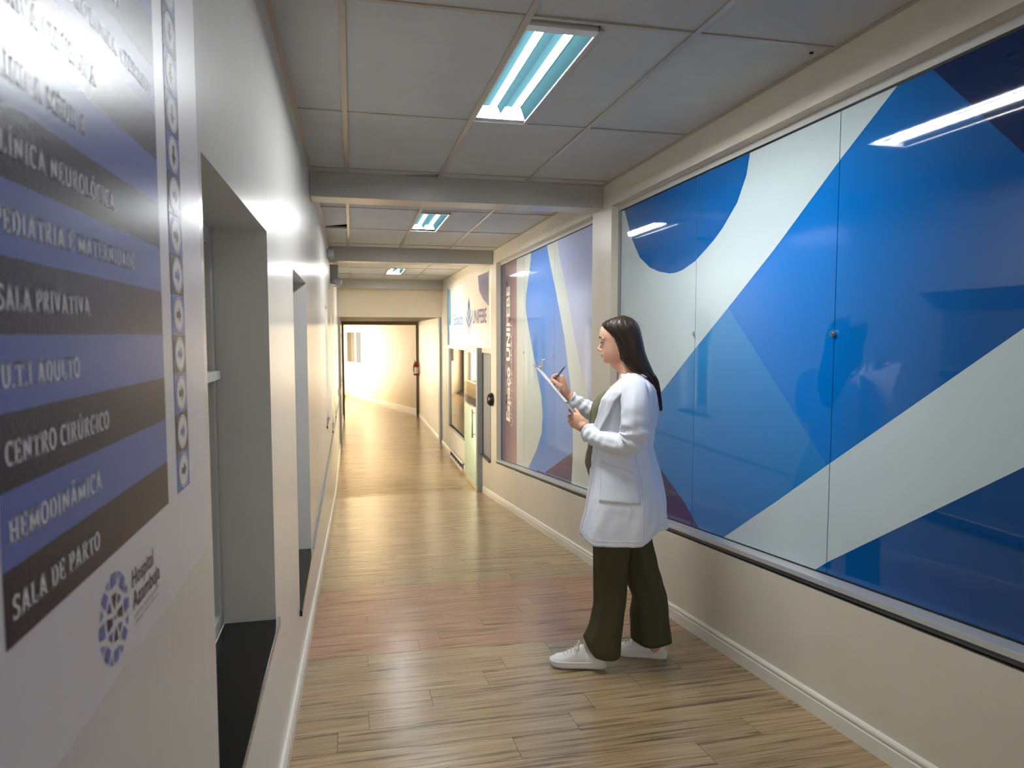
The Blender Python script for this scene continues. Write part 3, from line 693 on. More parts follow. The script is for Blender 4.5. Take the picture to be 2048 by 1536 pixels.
lb.poly([(XX-.0003, 10.84, .0), (XX-.0003, 10.88, .0), (XX-.0003, 10.88, -.06), (XX-.0003, 10.84, -.06)])
lm.build('emblem', M('emblem_blue', srgb(58, 110, 170), .3), t, fix=False); lb.build('emblem', M('emblem_pink', srgb(196, 150, 160), .3), t, fix=False)

# ---------------------------------------------------------------- grey panel, sliding door, small window, rail, vent
t = sempty('door_2', 'narrow grey metal cabinet door in the right wall beside the glass door', 'door', (XR, 9.45, -1))
MB().box(XR+.012, XR+.03, 9.19, 9.78, -1.69, -.265).build('door_leaf', M('grey_metal_panel', srgb(158, 156, 158), .35, metal=.2), t, bevel=.002)
fr = MB()
for q in ((9.175, 9.19, -1.705, -.255), (9.78, 9.795, -1.705, -.255)): fr.box(XR-.003, XR+.03, *q)
fr.box(XR-.003, XR+.03, 9.19, 9.78, -.265, -.255); fr.box(XR-.03, XR+.03, 9.175, 9.795, -1.72, -1.695)
fr.build('door_frame', M('dark_grey_edge', srgb(78, 78, 80), .4), t)
t = sempty('door_3', 'sliding glass door of the reception with grey post and frosted green lower half', 'door', (1.75, 10.4, -2.26))
MB().box(1.725, 1.80, 9.80, 9.90, -2.262, -.19).build('door_post', m_alug, t, bevel=.004)
gl = MB().box(1.748, 1.758, 9.90, 11.10, -2.235, -.27).build('glass_leaf', m_glass, t)
MB().box(1.7465, 1.7475, 9.91, 11.09, -2.23, -1.08).build('frosted_film', m_gfrost, gl)
MB().tube([(1.715, 10.16, -1.52), (1.715, 10.16, -1.10)], .011, 14).tube([(1.715, 10.16, -1.47), (1.75, 10.16, -1.47)], .007, 8).tube([(1.715, 10.16, -1.15), (1.75, 10.16, -1.15)], .007, 8).build('door_handle', m_alug, gl, smooth=True)
MB().box(1.735, 1.80, 9.90, 13.25, -.25, -.19).build('sliding_rail', M('rail_metal', srgb(212, 206, 186), .25, metal=.5), t, bevel=.004)
for yy in (10.15, 10.85, 11.6, 12.6): MB().tube([(1.728, yy, -.235), (1.736, yy, -.235)], .024, 16).build('rail_roller', m_steel, t)
for a, b in ((11.10, 11.40),): MB().box(XR, XR+.1, a, b, -2.262, -.19).build('door_jamb', m_wallr, t)
t = sempty('window_11', 'fixed glass window of the reception left of the sliding door', 'window', (XR, 12.4, -1))
fr = MB(); fr.box(XR-.004, XR+.05, 13.27, 13.35, -1.72, -.25); fr.box(XR-.004, XR+.05, 11.40, 11.44, -1.72, -.25); fr.box(XR-.015, XR+.05, 11.40, 13.35, -1.75, -1.72); fr.build('window_frame', m_alug, t)
MB().box(XR+.02, XR+.028, 11.44, 13.27, -1.72, -.25).build('pane', m_glass, t)
t = thing('floor_vent', 'low white grille with dark slot at the foot of the wall by the glass door', 'vent', (XR-.02, 12.2, zf(12)))
MB().box(XR-.045, XR-.018, 11.46, 12.9, -2.262, -2.236).build('vent_frame', m_trim, t); MB().box(XR-.045, XR-.018, 11.46, 12.9, -2.15, -2.135).build('vent_frame', m_trim, t)
MB().box(XR-.024, XR-.018, 11.46, 12.9, -2.236, -2.15).build('vent_slot', m_gasket, t)
for yy in [11.47 + .28*k for k in range(6)]: MB().box(XR-.04, XR-.026, yy, yy+.012, -2.236, -2.15).build('vent_slat', m_alug, t)
# reception room behind
rm = MB(); rm.box(2.0, 4.6, 9.0, 9.1, ZB, ZT); rm.box(2.0, 4.6, 14.0, 14.1, ZB, ZT); rm.box(4.5, 4.6, 9.1, 14.0, ZB, ZT); rm.box(2.0, 4.6, 9.0, 14.1, .6, .7)
struct(rm.build('wall_reception', m_wallw), 'cream walls of the reception room behind the glass door', 'wall')
struct(MB().box(1.86, 4.6, 9.1, 14.0, -2.4, -2.264).build('floor_reception', m_olive), 'floor of the reception room', 'floor')
t = thing('reception_counter', 'wooden reception counter seen through the sliding glass door', 'counter', (3.2, 12, -2.26))
MB().box(2.9, 3.5, 10.4, 13.4, -2.262, -1.25).build('counter_body', m_wallw, t); MB().box(2.85, 3.55, 10.35, 13.45, -1.25, -1.20).build('counter_top', M('honey_wood', srgb(214, 158, 92), .3, var=.1), t, bevel=.005)
t = thing('wall_shelf', 'honey wood shelf on the back wall of the reception', 'shelf', (4.4, 12, -.7))
MB().box(4.2, 4.5, 10.2, 13.6, -.84, -.80).build('shelf_board', bpy.data.materials['honey_wood'], t); MB().box(4.46, 4.5, 10.2, 13.6, -1.2, -.62).build('shelf_back', bpy.data.materials['honey_wood'], t)

# ---------------------------------------------------------------- small things on the walls
t = thing('card_reader', 'round black device on a pad beside the second window', 'reader', (XR, 9.13, -.85))
m_blk = M('black_gloss_plastic', (.012, .012, .014), .15, .5)
rings = []
for k in range(7):
    a = k/6; r = (1-.55*a**3); rings.append([(XR-.002-.075*a, 9.05+.105*r*cos(2*pi*j/28), -.855+.088*r*sin(2*pi*j/28)) for j in range(28)])
MB().loft(rings).build('housing', m_blk, t, smooth=True, bevel=.004)
MB().tube([(XR-.078, 9.05, -.855), (XR-.083, 9.05, -.855)], .03, 20).build('reader_ring', m_steel, t)
t = thing('fire_extinguisher', 'red fire extinguisher on the right wall near the far doorway', 'extinguisher', (1.70, 19.35, -1.1))
m_redp = M('red_enamel', srgb(168, 16, 22), .25)
rings = [[(1.715+r*cos(2*pi*j/20), 19.4+r*sin(2*pi*j/20), z) for j in range(20)] for z, r in ((-1.12, .05), (-1.11, .068), (-1.05, .07), (-.86, .07), (-.82, .055), (-.795, .02), (-.77, .018))]
MB().loft(rings).build('cylinder_body', m_redp, t, smooth=True)
rings = [[(1.715+.0712*cos(2*pi*j/20+pi*.6), 19.4+.0712*sin(2*pi*j/20+pi*.6), z) for j in range(14)] for z in (-1.07, -.90)]
MB().loft(rings, cap=False, closed=False).build('paper_label', M('label_white', srgb(214, 206, 204), .5), t, fix=False)
MB().box(1.69, 1.74, 19.385, 19.415, -.77, -.745).tube([(1.70, 19.37, -.73), (1.66, 19.33, -.70)], .008, 8).tube([(1.70, 19.37, -.75), (1.66, 19.32, -.76)], .008, 8).build('valve_handle', m_blk, t)
MB().tube([(1.70, 19.37, -.755), (1.66, 19.34, -.79), (1.635, 19.34, -.9), (1.64, 19.345, -1.02)], .009, 8).build('hose', m_blk, t, smooth=True)
MB().box(1.785, 1.80, 19.36, 19.44, -.98, -.86).build('wall_bracket', m_steel, t)
t = thing('wall_box', 'small grey junction box on the left wall just under the ceiling at the second beam', 'box', (XL, 8.3, .92))
MB().box(XL, XL+.075, 8.25, 8.36, .87, .965).build('box_body', M('grey_plastic', srgb(146, 150, 152), .45), t, bevel=.006)
MB().box(XL+.005, XL+.078, 8.245, 8.252, .878, .957).build('box_lid', M('grey_plastic_lid', srgb(164, 168, 170), .4), t, bevel=.002)
t = thing('emergency_light', 'grey emergency light with cylindrical lamp under the second beam on the left wall', 'emergency light', (XL, 9.5, .7))
MB().box(XL, XL+.10, 9.45, 9.55, .70, .905).build('light_body', bpy.data.materials['grey_plastic'], t, bevel=.006)
MB().tube([(XL+.01, 9.42, .69), (XL+.13, 9.36, .665)], [.035, .045], 18).build('lamp_head', bpy.data.materials['grey_plastic_lid'], t, smooth=True)
MB().box(XL, XL+.11, 9.44, 9.52, .615, .632).build('mounting_plate', m_trim, t)
t = thing('wall_switch_box', 'small grey switch box on the left wall before the far doorway', 'switch box', (XL, 13.6, -1))
MB().box(XL, XL+.045, 13.55, 13.75, -1.15, -1.02).build('box_body', bpy.data.materials['grey_plastic'], t, bevel=.005)
MB().box(XL+.044, XL+.05, 13.6, 13.7, -1.12, -1.05).build('switch', m_trim, t, bevel=.002)

# ---------------------------------------------------------------- the woman in the white coat
# her own frame: x = where she faces, y = her left side (towards the camera), z up from the floor
W = thing('person', 'woman in a white coat over olive green clothes, writing on a clipboard in the corridor', 'person', (1.24, 3.14, -1.287 - .0985*3.14))
W.rotation_euler = (0, 0, radians(153)); W['_local'] = 1
m_skin = M('skin', srgb(226, 176, 148), .48, .4, bump=.0002, bscale=300, var=.03, vscale=30)
m_skin.node_tree.nodes['Principled BSDF'].inputs['Subsurface Weight'].default_value = .12
m_skin.node_tree.nodes['Principled BSDF'].inputs['Subsurface Radius'].default_value = (.012, .004, .002)
m_coat = M('white_coat_cotton', srgb(232, 236, 246), .8, .2, bump=.007, bscale=10, bstretch=(1, 1, .6), detail=4)
m_green = M('olive_fabric', srgb(116, 118, 92), .75, .25, bump=.003, bscale=14, bstretch=(1, 1, .4))
m_pant = M('dark_olive_fabric', srgb(76, 74, 54), .72, .25, bump=.008, bscale=9, bstretch=(1, 1, .3))
m_hair = M('dark_brown_hair', srgb(50, 36, 28), .40, .45, bump=.0007, bscale=90, bstretch=(1, 1, .05), var=.35, vscale=42, vstretch=(1, 1, .06))
m_shoe = M('white_leather', srgb(238, 238, 236), .42, .4, bump=.0006, bscale=60)
m_sole = M('white_rubber', srgb(232, 234, 232), .5, .4); m_lace = M('cream_lace', srgb(226, 220, 204), .8, .2)

def interp(tab, z):
    if z <= tab[0][0]: return tab[0][1:]
    for a, b in zip(tab[:-1], tab[1:]):
        if z <= b[0]:
            k = (z-a[0])/(b[0]-a[0]); k2 = k*k*(3-2*k)*.35 + k*.65
            return tuple(p+(q-p)*k2 for p, q in zip(a[1:], b[1:]))
    return tab[-1][1:]
def sgn(v): return 1 if v >= 0 else -1
def ell(f, b, w_, z, n=40, ex=2.2, yc=0, fn=None):
    """horizontal ring from front x=f to back x=b, half width w_"""
    c, r = (f+b)/2, (f-b)/2; out = []
    for j in range(n):
        a = 2*pi*j/n; ca, sa = cos(a), sin(a)
        k = fn(a, z) if fn else 0
        out.append((c + (r+k)*sgn(ca)*abs(ca)**(2/ex), yc + (w_+k)*sgn(sa)*abs(sa)**(2/ex), z))
    return out
def smooth_path(pts, n):
    """Catmull-Rom through tuples of any length"""
    P = [pts[0]] + list(pts) + [pts[-1]]; out = []
    for i in range(1, len(P)-2):
        for k in range(n):
            t = k/n; a, b, c, d = P[i-1], P[i], P[i+1], P[i+2]
            out.append(tuple(.5*((2*q)+(-p+r)*t+(2*p-5*q+4*r-u)*t*t+(-p+3*q-3*r+u)*t**3) for p, q, r, u in zip(a, b, c, d)))
    out.append(tuple(pts[-1])); return out

# ---- body: overlapping solids fused into one continuous skin
B = MB()
HEAD = [(1.458, .055, -.02, .028), (1.463, .066, -.03, .038), (1.475, .0755, -.045, .048), (1.490, .0785, -.062, .056), (1.505, .0815, -.072, .0615), (1.523, .083, -.080, .066),
        (1.549, .0845, -.086, .0695), (1.565, .0865, -.088, .0715), (1.582, .0955, -.089, .073), (1.600, .0965, -.088, .0735), (1.618, .0935, -.086, .072), (1.640, .082, -.076, .066), (1.655, .062, -.062, .055), (1.668, .036, -.045, .040), (1.674, .012, -.028, .022)]
B.loft([ell(*interp(HEAD, z), z, 36, 2.25) for z in [1.458+.216*k/26 for k in range(27)]])
B.loft([[(c+rx*cos(2*pi*j/24), ry*sin(2*pi*j/24), z) for j in range(24)] for z, c, rx, ry in ((1.52, -.030, .052, .050), (1.47, -.035, .050, .050), (1.44, -.043, .050, .052), (1.41, -.050, .053, .056), (1.385, -.058, .062, .075), (1.35, -.06, .072, .11))])
B.caps([(.01, 0, 1.462), (-.02, 0, 1.450)], [.034, .045])              # soft under-chin
B.caps([(.060, -.006, 1.476), (.0625, 0, 1.4755), (.060, .006, 1.476)], .0165)                     # chin
# nose
B.caps([(.086, 0, 1.562), (.0905, 0, 1.547), (.0965, 0, 1.533), (.1005, 0, 1.5255)], [.0055, .0065, .0075, .0085])
for s_ in (-1, 1):
    B.caps([(.089, s_*.0115, 1.5215), (.084, s_*.0125, 1.522)], .0062)
    B.caps([(.085, s_*.018, 1.5815), (.086, s_*.030, 1.583), (.075, s_*.050, 1.577)], .0055)      # brow ridge
    ear = [(-.006, s_*.074, 1.553), (-.014, s_*.079, 1.566), (-.012, s_*.081, 1.580), (-.003, s_*.078, 1.582), (-.001, s_*.075, 1.566)]
    B.caps(ear, [.005, .006, .006, .005, .004])
B.caps([(.083, -.012, 1.5025), (.0858, 0, 1.5035), (.083, .012, 1.5025)], .0045); B.caps([(.082, -.010, 1.4925), (.0855, 0, 1.492), (.082, .010, 1.4925)], .005)
# trunk
TR = [(.72, .06, -.12, .13), (.80, .085, -.155, .145), (.88, .09, -.16, .150), (.95, .115, -.155, .150), (1.02, .118, -.125, .135), (1.10, .112, -.125, .130), (1.18, .112, -.140, .142), (1.25, .108, -.150, .155), (1.31, .075, -.148, .165), (1.345, .045, -.140, .160), (1.375, .012, -.120, .125), (1.395, -.005, -.105, .080)]
B.loft([ell(*interp(TR, z), z, 36, 2.3) for z in [.72+.675*k/28 for k in range(29)]])
for s_ in (-1, 1): B.ball((.060, s_*.072, 1.215), (.052, .056, .058), 16, 10)
# legs
def leg(pts): B.caps([p[:3] for p in pts], [p[3] for p in pts], 18)
leg([(-.02, .085, .80, .070), (.015, .095, .62, .058), (.030, .10, .46, .050), (.03, .10, .34, .050), (.05, .10, .22, .042), (.075, .105, .12, .034), (.080, .105, .07, .036)])
leg([(-.03, -.085, .80, .070), (-.07, -.09, .62, .058), (-.105, -.09, .45, .050), (-.140, -.088, .34, .050), (-.165, -.085, .22, .042), (-.180, -.085, .12, .033), (-.180, -.085, .06, .036)])
# arms
B.caps([(-.07, .160, 1.335), (-.082, .200, 1.24), (-.078, .203, 1.125)], [.048, .040, .034], 16)
B.caps([(-.078, .203, 1.125), (-.02, .190, 1.106), (.045, .160, 1.112), (.10, .125, 1.130), (.142, .098, 1.150)], [.034, .034, .032, .028, .0235], 16)
B.caps([(-.06, -.165, 1.335), (-.03, -.205, 1.25), (.02, -.215, 1.16)], [.052, .047, .040], 16)
B.caps([(.02, -.215, 1.16), (.13, -.185, 1.195), (.225, -.145, 1.245), (.275, -.105, 1.300)], [.040, .037, .029, .0235], 16)
# left hand: holds the lower end of the clipboard, thumb on top, fingers curled below
def fing(*p, r=.0078, r1=.0064):
    n = len(p); B.caps(p, [r + (r1-r)*i/(n-1) for i in range(n)], 10)
B.caps([(.142, .098, 1.150), (.158, .094, 1.168)], [.024, .026], 14)
B.loft([[(x+dx*cos(a)*.018 - .0*sin(a), yy + .0145*sin(a)*1.0 + 0, z + cos(a)*hz) for a in [2*pi*j/18 for j in range(18)]] for x, yy, z, hz, dx in ((.150, .095, 1.160, .026, -.8), (.168, .094, 1.176, .033, -.8), (.188, .090, 1.188, .036, -.7), (.206, .086, 1.196, .034, -.6), (.214, .084, 1.199, .028, -.5))])
fing((.190, .088, 1.212), (.214, .084, 1.226), (.229, .070, 1.236), (.232, .048, 1.243))
fing((.200, .088, 1.200), (.226, .082, 1.204), (.236, .062, 1.206), (.226, .044, 1.208), r=.0082)
fing((.202, .089, 1.184), (.226, .083, 1.182), (.234, .064, 1.183), (.222, .048, 1.187))
fing((.196, .088, 1.168), (.216, .084, 1.163), (.222, .067, 1.163), (.212, .054, 1.168), r=.007, r1=.006)
fing((.168, .084, 1.188), (.178, .074, 1.210), (.190, .060, 1.226), (.203, .050, 1.241), r=.0105, r1=.0078)
# right hand: holds the pen like for writing
B.caps([(.275, -.105, 1.300), (.279, -.092, 1.318)], [.0235, .0255], 14)
B.caps([(.281, -.080, 1.335), (.292, -.066, 1.380)], [.024, .020], 14); B.caps([(.276, -.062, 1.332), (.288, -.046, 1.382)], [.020, .0165], 14); B.caps([(.278, -.095, 1.330), (.292, -.090, 1.368)], [.018, .015], 12)
fing((.288, -.046, 1.386), (.308, -.036, 1.402), (.327, -.032, 1.394), (.3345, -.036, 1.376))
fing((.294, -.064, 1.386), (.318, -.056, 1.394), (.334, -.050, 1.378), (.3345, -.048, 1.362), r=.0082)
fing((.293, -.080, 1.376), (.318, -.073, 1.377), (.330, -.067, 1.360), (.324, -.064, 1.347))
fing((.289, -.095, 1.362), (.311, -.090, 1.359), (.320, -.084, 1.344), (.312, -.081, 1.334), r=.007, r1=.006)
fing((.279, -.055, 1.334), (.292, -.034, 1.344), (.307, -.025, 1.358), (.322, -.026, 1.371), r=.0105, r1=.0076)
body = B.build('body', m_skin, W, smooth=True)
md = body.modifiers.new('fuse', 'REMESH'); md.mode = 'VOXEL'; md.voxel_size = .0032; md.use_smooth_shade = True
md = body.modifiers.new('soft', 'SMOOTH'); md.factor = .5; md.iterations = 4
dg = bpy.context.evaluated_depsgraph_get(); nm = bpy.data.meshes.new_from_object(body.evaluated_get(dg)); nm.name = 'body'
body.modifiers.clear(); body.data = nm
nm.polygons.foreach_set('use_smooth', [True]*len(nm.polygons))
# face details
m_eye = M('eye_white', srgb(236, 230, 224), .2); m_iris = M('eye_iris', srgb(70, 52, 38), .15); m_lash = M('lash_brown', srgb(42, 30, 24), .6); m_lip = M('lip_rose', srgb(176, 104, 96), .4)
for s_ in (-1, 1):
    e = MB().ball((.0735, s_*.031, 1.5625), .0115, 18, 14).build('eye', m_eye, W, smooth=True)
    MB().ball((.0800, s_*.0335, 1.5585), (.0060, .0060, .0058), 12, 10).build('iris', m_iris, e, smooth=True)
    lid = []
    for i in range(7):
        t_ = i/6*pi*.50
        lid.append([(.0735+.0126*cos(a)*cos(t_), s_*.031+.0126*sin(a)*cos(t_), 1.5625+.0126*sin(t_)*.98 - .0005) for a in [-pi*.52+pi*1.04*j/14 for j in range(15)]])
    MB().loft(lid, cap=False, closed=False).build('eyelid', m_skin, W, smooth=True, fix=False)
    MB().tube([(.0735+.0132*cos(a), s_*.031+.0132*sin(a), 1.5612-.0016*cos(a)) for a in [-pi*.48+pi*.96*j/10 for j in range(11)]], .0019, 6).build('eyelashes', m_lash, W)
    br = [(.0965, s_*.011, 1.579), (.0940, s_*.024, 1.5845), (.0885, s_*.038, 1.586), (.0775, s_*.053, 1.581)]
    MB().tube(smooth_path(br, 4), [.0012]+[.0024]*8+[.0018]*3+[.0008], 8, squash=[(1, .6)]*13).build('eyebrow', m_lash, W)
MB().caps([(.0825, -.017, 1.4990), (.0868, -.006, 1.5020), (.0875, 0, 1.5012), (.0868, .006, 1.5020), (.0825, .017, 1.4990)], [.0012, .0032, .0034, .0032, .0012], 8).caps([(.081, -.014, 1.4972), (.0845, -.005, 1.4935), (.0845, .005, 1.4935), (.081, .014, 1.4972)], [.0012, .0038, .0038, .0012], 8).build('lips', m_lip, W, smooth=True)

# hair
HR = [(1.240, -.186, -.199, .022), (1.275, -.180, -.196, .040), (1.32, -.170, -.190, .058), (1.355, -.158, -.181, .068), (1.385, -.138, -.169, .074), (1.412, -.100, -.158, .080), (1.435, -.062, -.149, .083), (1.457, -.030, -.139, .085), (1.480, -.004, -.129, .087),
      (1.517, .008, -.116, .0885), (1.552, .018, -.109, .090), (1.575, .034, -.104, .090), (1.596, .053, -.099, .089), (1.615, .068, -.095, .0875), (1.632, .081, -.090, .084), (1.648, .084, -.083, .077), (1.660, .066, -.073, .069), (1.672, .042, -.058, .055), (1.681, .014, -.040, .038), (1.686, -.006, -.024, .018)]
def hf(a, z):
    n1 = noise.noise(Vector((cos(a)*9, sin(a)*9, z*1.1))); n2 = noise.noise(Vector((cos(a)*26, sin(a)*26, z*2.2)))
    amp = min(1, max(0, (1.684-z)/.03))
    return (.0030*n1 + .0012*n2)*amp + (.0025*n2 if z < 1.4 else 0)
zz = [1.240+.446*(k/64) for k in range(65)]
MB().loft([ell(*interp(HR, z), z, 150, 2.7 if z < 1.64 else 2.3, fn=hf) for z in zz]).build('hair', m_hair, W, smooth=True)
hair = bpy.data.objects['hair']
rs = random.Random(3)
for k in range(60):                                # separate locks and strands over the mass
    s_ = 1 if k % 3 else -1
    u = rs.random(); y_ = s_*(.010+.02*rs.random())
    x0 = .07 - .14*u
    p = [(x0, y_, interp([( -.09, 1.655), (-.04, 1.682), (0, 1.684), (.05, 1.668), (.08, 1.650)], x0)[0] - .001)]
    for z in (1.655, 1.62, 1.575, 1.52, 1.47, 1.43):
        f_, b_, w_ = interp(HR, z); c = (f_+b_)/2; r = (f_-b_)/2
        ang_ = radians(25 + 115*u + (1.65-z)*120*(1-u))
        ang_ = min(ang_, radians(168)); ca, sa = cos(ang_), sin(ang_)
        p.append((c+(r+.001)*sgn(ca)*abs(ca)**(2/2.7), s_*(w_+.001)*abs(sa)**(2/2.7), z))
    for z in (1.38, 1.32, 1.27):
        f_, b_, w_ = interp(HR, z); p.append((b_+.004*rs.random(), s_*w_*(.2+.75*u if u < .8 else .5), z+.02*rs.random()))
    sp_ = smooth_path(p[1:] if k % 2 else p, 5)
    rr = .0005 + .0006*rs.random()
    MB().tube(sp_, [rr*(.3+.7*min(1, i/5))*(1 if i < len(sp_)-6 else (len(sp_)-i)/7) for i in range(len(sp_))], 6, squash=[(1, 1.6)]*len(sp_)).build('hair_lock', m_hair, W, smooth=True)
for k in range(7):                                 # thin strands that fall over the near shoulder
    u = k/6
    p = [(-.02-.03*u, .086, 1.50), (-.035-.03*u, .088, 1.455), (-.065-.03*u, .095, 1.428-.006*u), (-.105-.02*u, .100, 1.412-.01*u), (-.140-.01*u, .085, 1.385), (-.172, .06, 1.33-.03*u)]
    MB().tube(smooth_path(p, 5), .0014, 5).build('hair_lock', m_hair, W, smooth=True)

# blouse
CO = [(.60, .180, -.222, .235), (.68, .176, -.226, .230), (.80, .155, -.222, .220), (.92, .140, -.198, .195), (1.00, .140, -.176, .172), (1.06, .142, -.160, .160), (1.14, .137, -.166, .160), (1.19, .135, -.178, .165), (1.25, .131, -.186, .172), (1.30, .112, -.183, .180), (1.335, .080, -.176, .182), (1.36, .050, -.163, .172), (1.385, .022, -.145, .140), (1.405, .000, -.125, .095), (1.418, -.006, -.112, .072)]
BL = [(.90, .130, -.17, .165), (.945, .146, -.165, .158), (.985, .159, -.155, .150), (1.02, .155, -.150, .146), (1.06, .146, -.145, .145), (1.14, .137, -.150, .148), (1.19, .133, -.160, .153), (1.25, .127, -.168, .160), (1.30, .104, -.165, .168), (1.335, .074, -.160, .168), (1.36, .045, -.15, .155), (1.385, .016, -.135, .125)]
def blf(a, z): return .003*noise.noise(Vector((cos(a)*4, sin(a)*4, z*7)))
bl = MB(); rows = []
NB = 72
for k in range(41):
    r = []
    for j in range(NB):
        a = 2*pi*j/NB; d = min(a, 2*pi-a)
        zt = 1.285 + .10*min(1, (d/radians(62))**1.1)
        z = .90 + (zt-.90)*k/40
        f_, b_, w_ = interp(BL, z); c, rx = (f_+b_)/2, (f_-b_)/2; q = blf(a, z)
        ca, sa = cos(a), sin(a)
        r.append((c+(rx+q)*sgn(ca)*abs(ca)**(2/2.3), (w_+q)*sgn(sa)*abs(sa)**(2/2.3), z))
    rows.append(r)
bl.loft(rows, cap=False).build('blouse', m_green, W, smooth=True, fix=False, solid=.002)
MB().tube([(.117, -.012, 1.283), (.128, .004, 1.262), (.136, .020, 1.21), (.138, .030, 1.15)], .0022, 8).build('blouse_wrap_edge', m_green, W, smooth=True)

# trousers
def pant(tab, yc, name):
    def pf(a, z):
        return .009*noise.noise(Vector((cos(a)*2.4, sin(a)*2.4+yc*9, z*3.2))) + .006*abs(noise.noise(Vector((cos(a)*4, sin(a)*4+yc*5, z*5)))) + .006*sin(a*5+z*7)*max(0, (.5-z)/.5)
    z0 = tab[0][0]; rings = []
    for k in range(46):
        z = z0 + (tab[-1][0]-z0)*k/45
        f_, b_, w_, y_ = interp(tab, z)
        r = ell(f_, b_, w_, z, 48, 2.3, y_, pf)
        if k < 6:                                  # the hem dips at its middle
            r = [(x, yy, zz_ - (1-k/6)*.020*(1-((x-(f_+b_)/2)/((f_-b_)/2+.01))**2) + (1-k/6)*(.016*(x-(f_+b_)/2)/.08 if name == 'L' else 0)) for x, yy, zz_ in r]
        rings.append(r)
    return MB().loft(rings, cap=False).build('trouser_leg', m_pant, W, smooth=True, fix=False, solid=.0025)
pant([(.105, .122, -.030, .080, .105), (.155, .139, -.029, .078, .105), (.185, .128, -.031, .076, .104), (.24, .111, -.036, .075, .102), (.34, .098, -.047, .074, .10), (.46, .102, -.050, .078, .098), (.60, .106, -.065, .084, .092), (.72, .115, -.10, .090, .085), (.86, .12, -.16, .092, .075)], .1, 'L')
pant([(.105, -.070, -.262, .082, -.085), (.16, -.066, -.255, .080, -.085), (.225, -.062, -.246, .078, -.086), (.30, -.074, -.233, .074, -.086), (.385, -.040, -.207, .074, -.086), (.47, -.014, -.182, .078, -.086), (.60, .02, -.152, .084, -.086), (.72, .06, -.16, .090, -.082), (.86, .10, -.175, .092, -.075)], -.085, 'R')
PH = [(.78, .12, -.185, .170), (.86, .13, -.185, .172), (.92, .135, -.170, .165), (.965, .140, -.155, .150)]
MB().loft([ell(*interp(PH, .78+.185*k/8), .78+.185*k/8, 40, 2.3) for k in range(9)]).build('trouser_hip', m_pant, W, smooth=True)

# coat body, open at the front
def gap(z):
    return interp([(.60, radians(10)), (.80, radians(15)), (.95, radians(27)), (1.05, radians(42)), (1.16, radians(49)), (1.25, radians(57)), (1.31, radians(56)), (1.345, radians(55)), (1.38, radians(62)), (1.41, radians(72)), (1.418, radians(78))], z)[0]
def cf(a, z):
    k = max(0, (1.05-z)/.45)
    return .009*noise.noise(Vector((cos(a)*3, sin(a)*3, z*4.5))) + .005*abs(noise.noise(Vector((cos(a)*6+z*3, sin(a)*6, z*9)))) + k*(.010*sin(a*6+z*2.5) + .006*noise.noise(Vector((a*5, z*5, 2)))) + .0025*noise.noise(Vector((a*9, z*14, 5)))
NC = 110; NZ = 90
def coat_pt(a, z, extra=0):
    f_, b_, w_ = interp(CO, z); c, rx = (f_+b_)/2, (f_-b_)/2; q = cf(a, z) + extra
    ca, sa = cos(a), sin(a)
    return (c+(rx+q)*sgn(ca)*abs(ca)**(2/2.35), (w_+q)*sgn(sa)*abs(sa)**(2/2.35), z)
def hemz(a): return .640 + .006*sin(a*3+1) + .050*min(1, max(0, (-cos(a)-.45)/.4)) + (.004 if a < 1 else 0)
rows = []
for k in range(NZ+1):
    r = []
    for j in range(NC+1):
        g = gap(.60 + .818*k/NZ); a = g + (2*pi-2*g)*j/NC
        hem = hemz(a)
        if k == 0: z = hem
        z = hem + (1.418-hem)*k/NZ
        g = gap(z); a = g + (2*pi-2*g)*j/NC
        r.append(coat_pt(a, z))
    rows.append(r)
coat = MB().loft(rows, cap=False, closed=False).build('coat', m_coat, W, smooth=True, fix=False, solid=.0035)
# front edges (plackets), lapels, collar
m_seam = M('coat_seam_shade', srgb(206, 210, 224), .8, .2)
for s_ in (1, -1):
    rows = []
    for k in range(61):                            # stitched front band
        z = .648 + (1.17-.648)*k/60; r = []
        for j in range(5):
            g = gap(z) + (radians(13)*(j/4)); r.append(coat_pt(g if s_ > 0 else 2*pi-g, z, .0045 - .001*abs(j-2)))
        rows.append(r)
    MB().loft(rows, cap=False, closed=False).build('front_band', m_coat, coat, smooth=True, fix=False, solid=.002)
    rows = []
    for k in range(41):                            # turned lapel, widest at the chest, up to the neck
        z = 1.12 + (1.412-1.12)*k/40; u = k/40
        wd = radians(interp([(0, 15), (.25, 20), (.6, 27), (.80, 36), (.9, 34), (1, 28)], u)[0]); r = []
        for j in range(9):
            g = gap(z) - radians(3) + wd*(j/8); lift = .006 + .019*(j/8)**1.2
            r.append(coat_pt(g if s_ > 0 else 2*pi-g, z - .012*(j/8)*u, lift))
        rows.append(r)
    MB().loft(rows, cap=False, closed=False).build('lapel', m_coat, coat, smooth=True, fix=False, solid=.003)
rows = []
for k in range(7):                                 # collar round the back of the neck
    t_ = k/6; r = []
    for j in range(41):
        a = radians(62) + (2*pi-2*radians(62))*j/40
        z = 1.392 + .034*sin(pi*t_*.62) - (.030*t_*t_) ; rad = .058 + .034*t_
        r.append((-.052 + (rad+.006)*cos(a)*1.05 - .012*t_, (rad+.008)*sin(a)*1.1, z))
    rows.append(r)
MB().loft(rows, cap=False, closed=False).build('collar', m_coat, coat, smooth=True, fix=False, solid=.003)
lp = coat_pt(radians(100), 1.392, .012)
MB().poly([coat_pt(radians(84), 1.402, .027), coat_pt(radians(106), 1.400, .027), coat_pt(radians(92), 1.378, .027)]).build('collar_lining', M('violet_lining', srgb(128, 124, 180), .7), coat, fix=False, solid=.003)
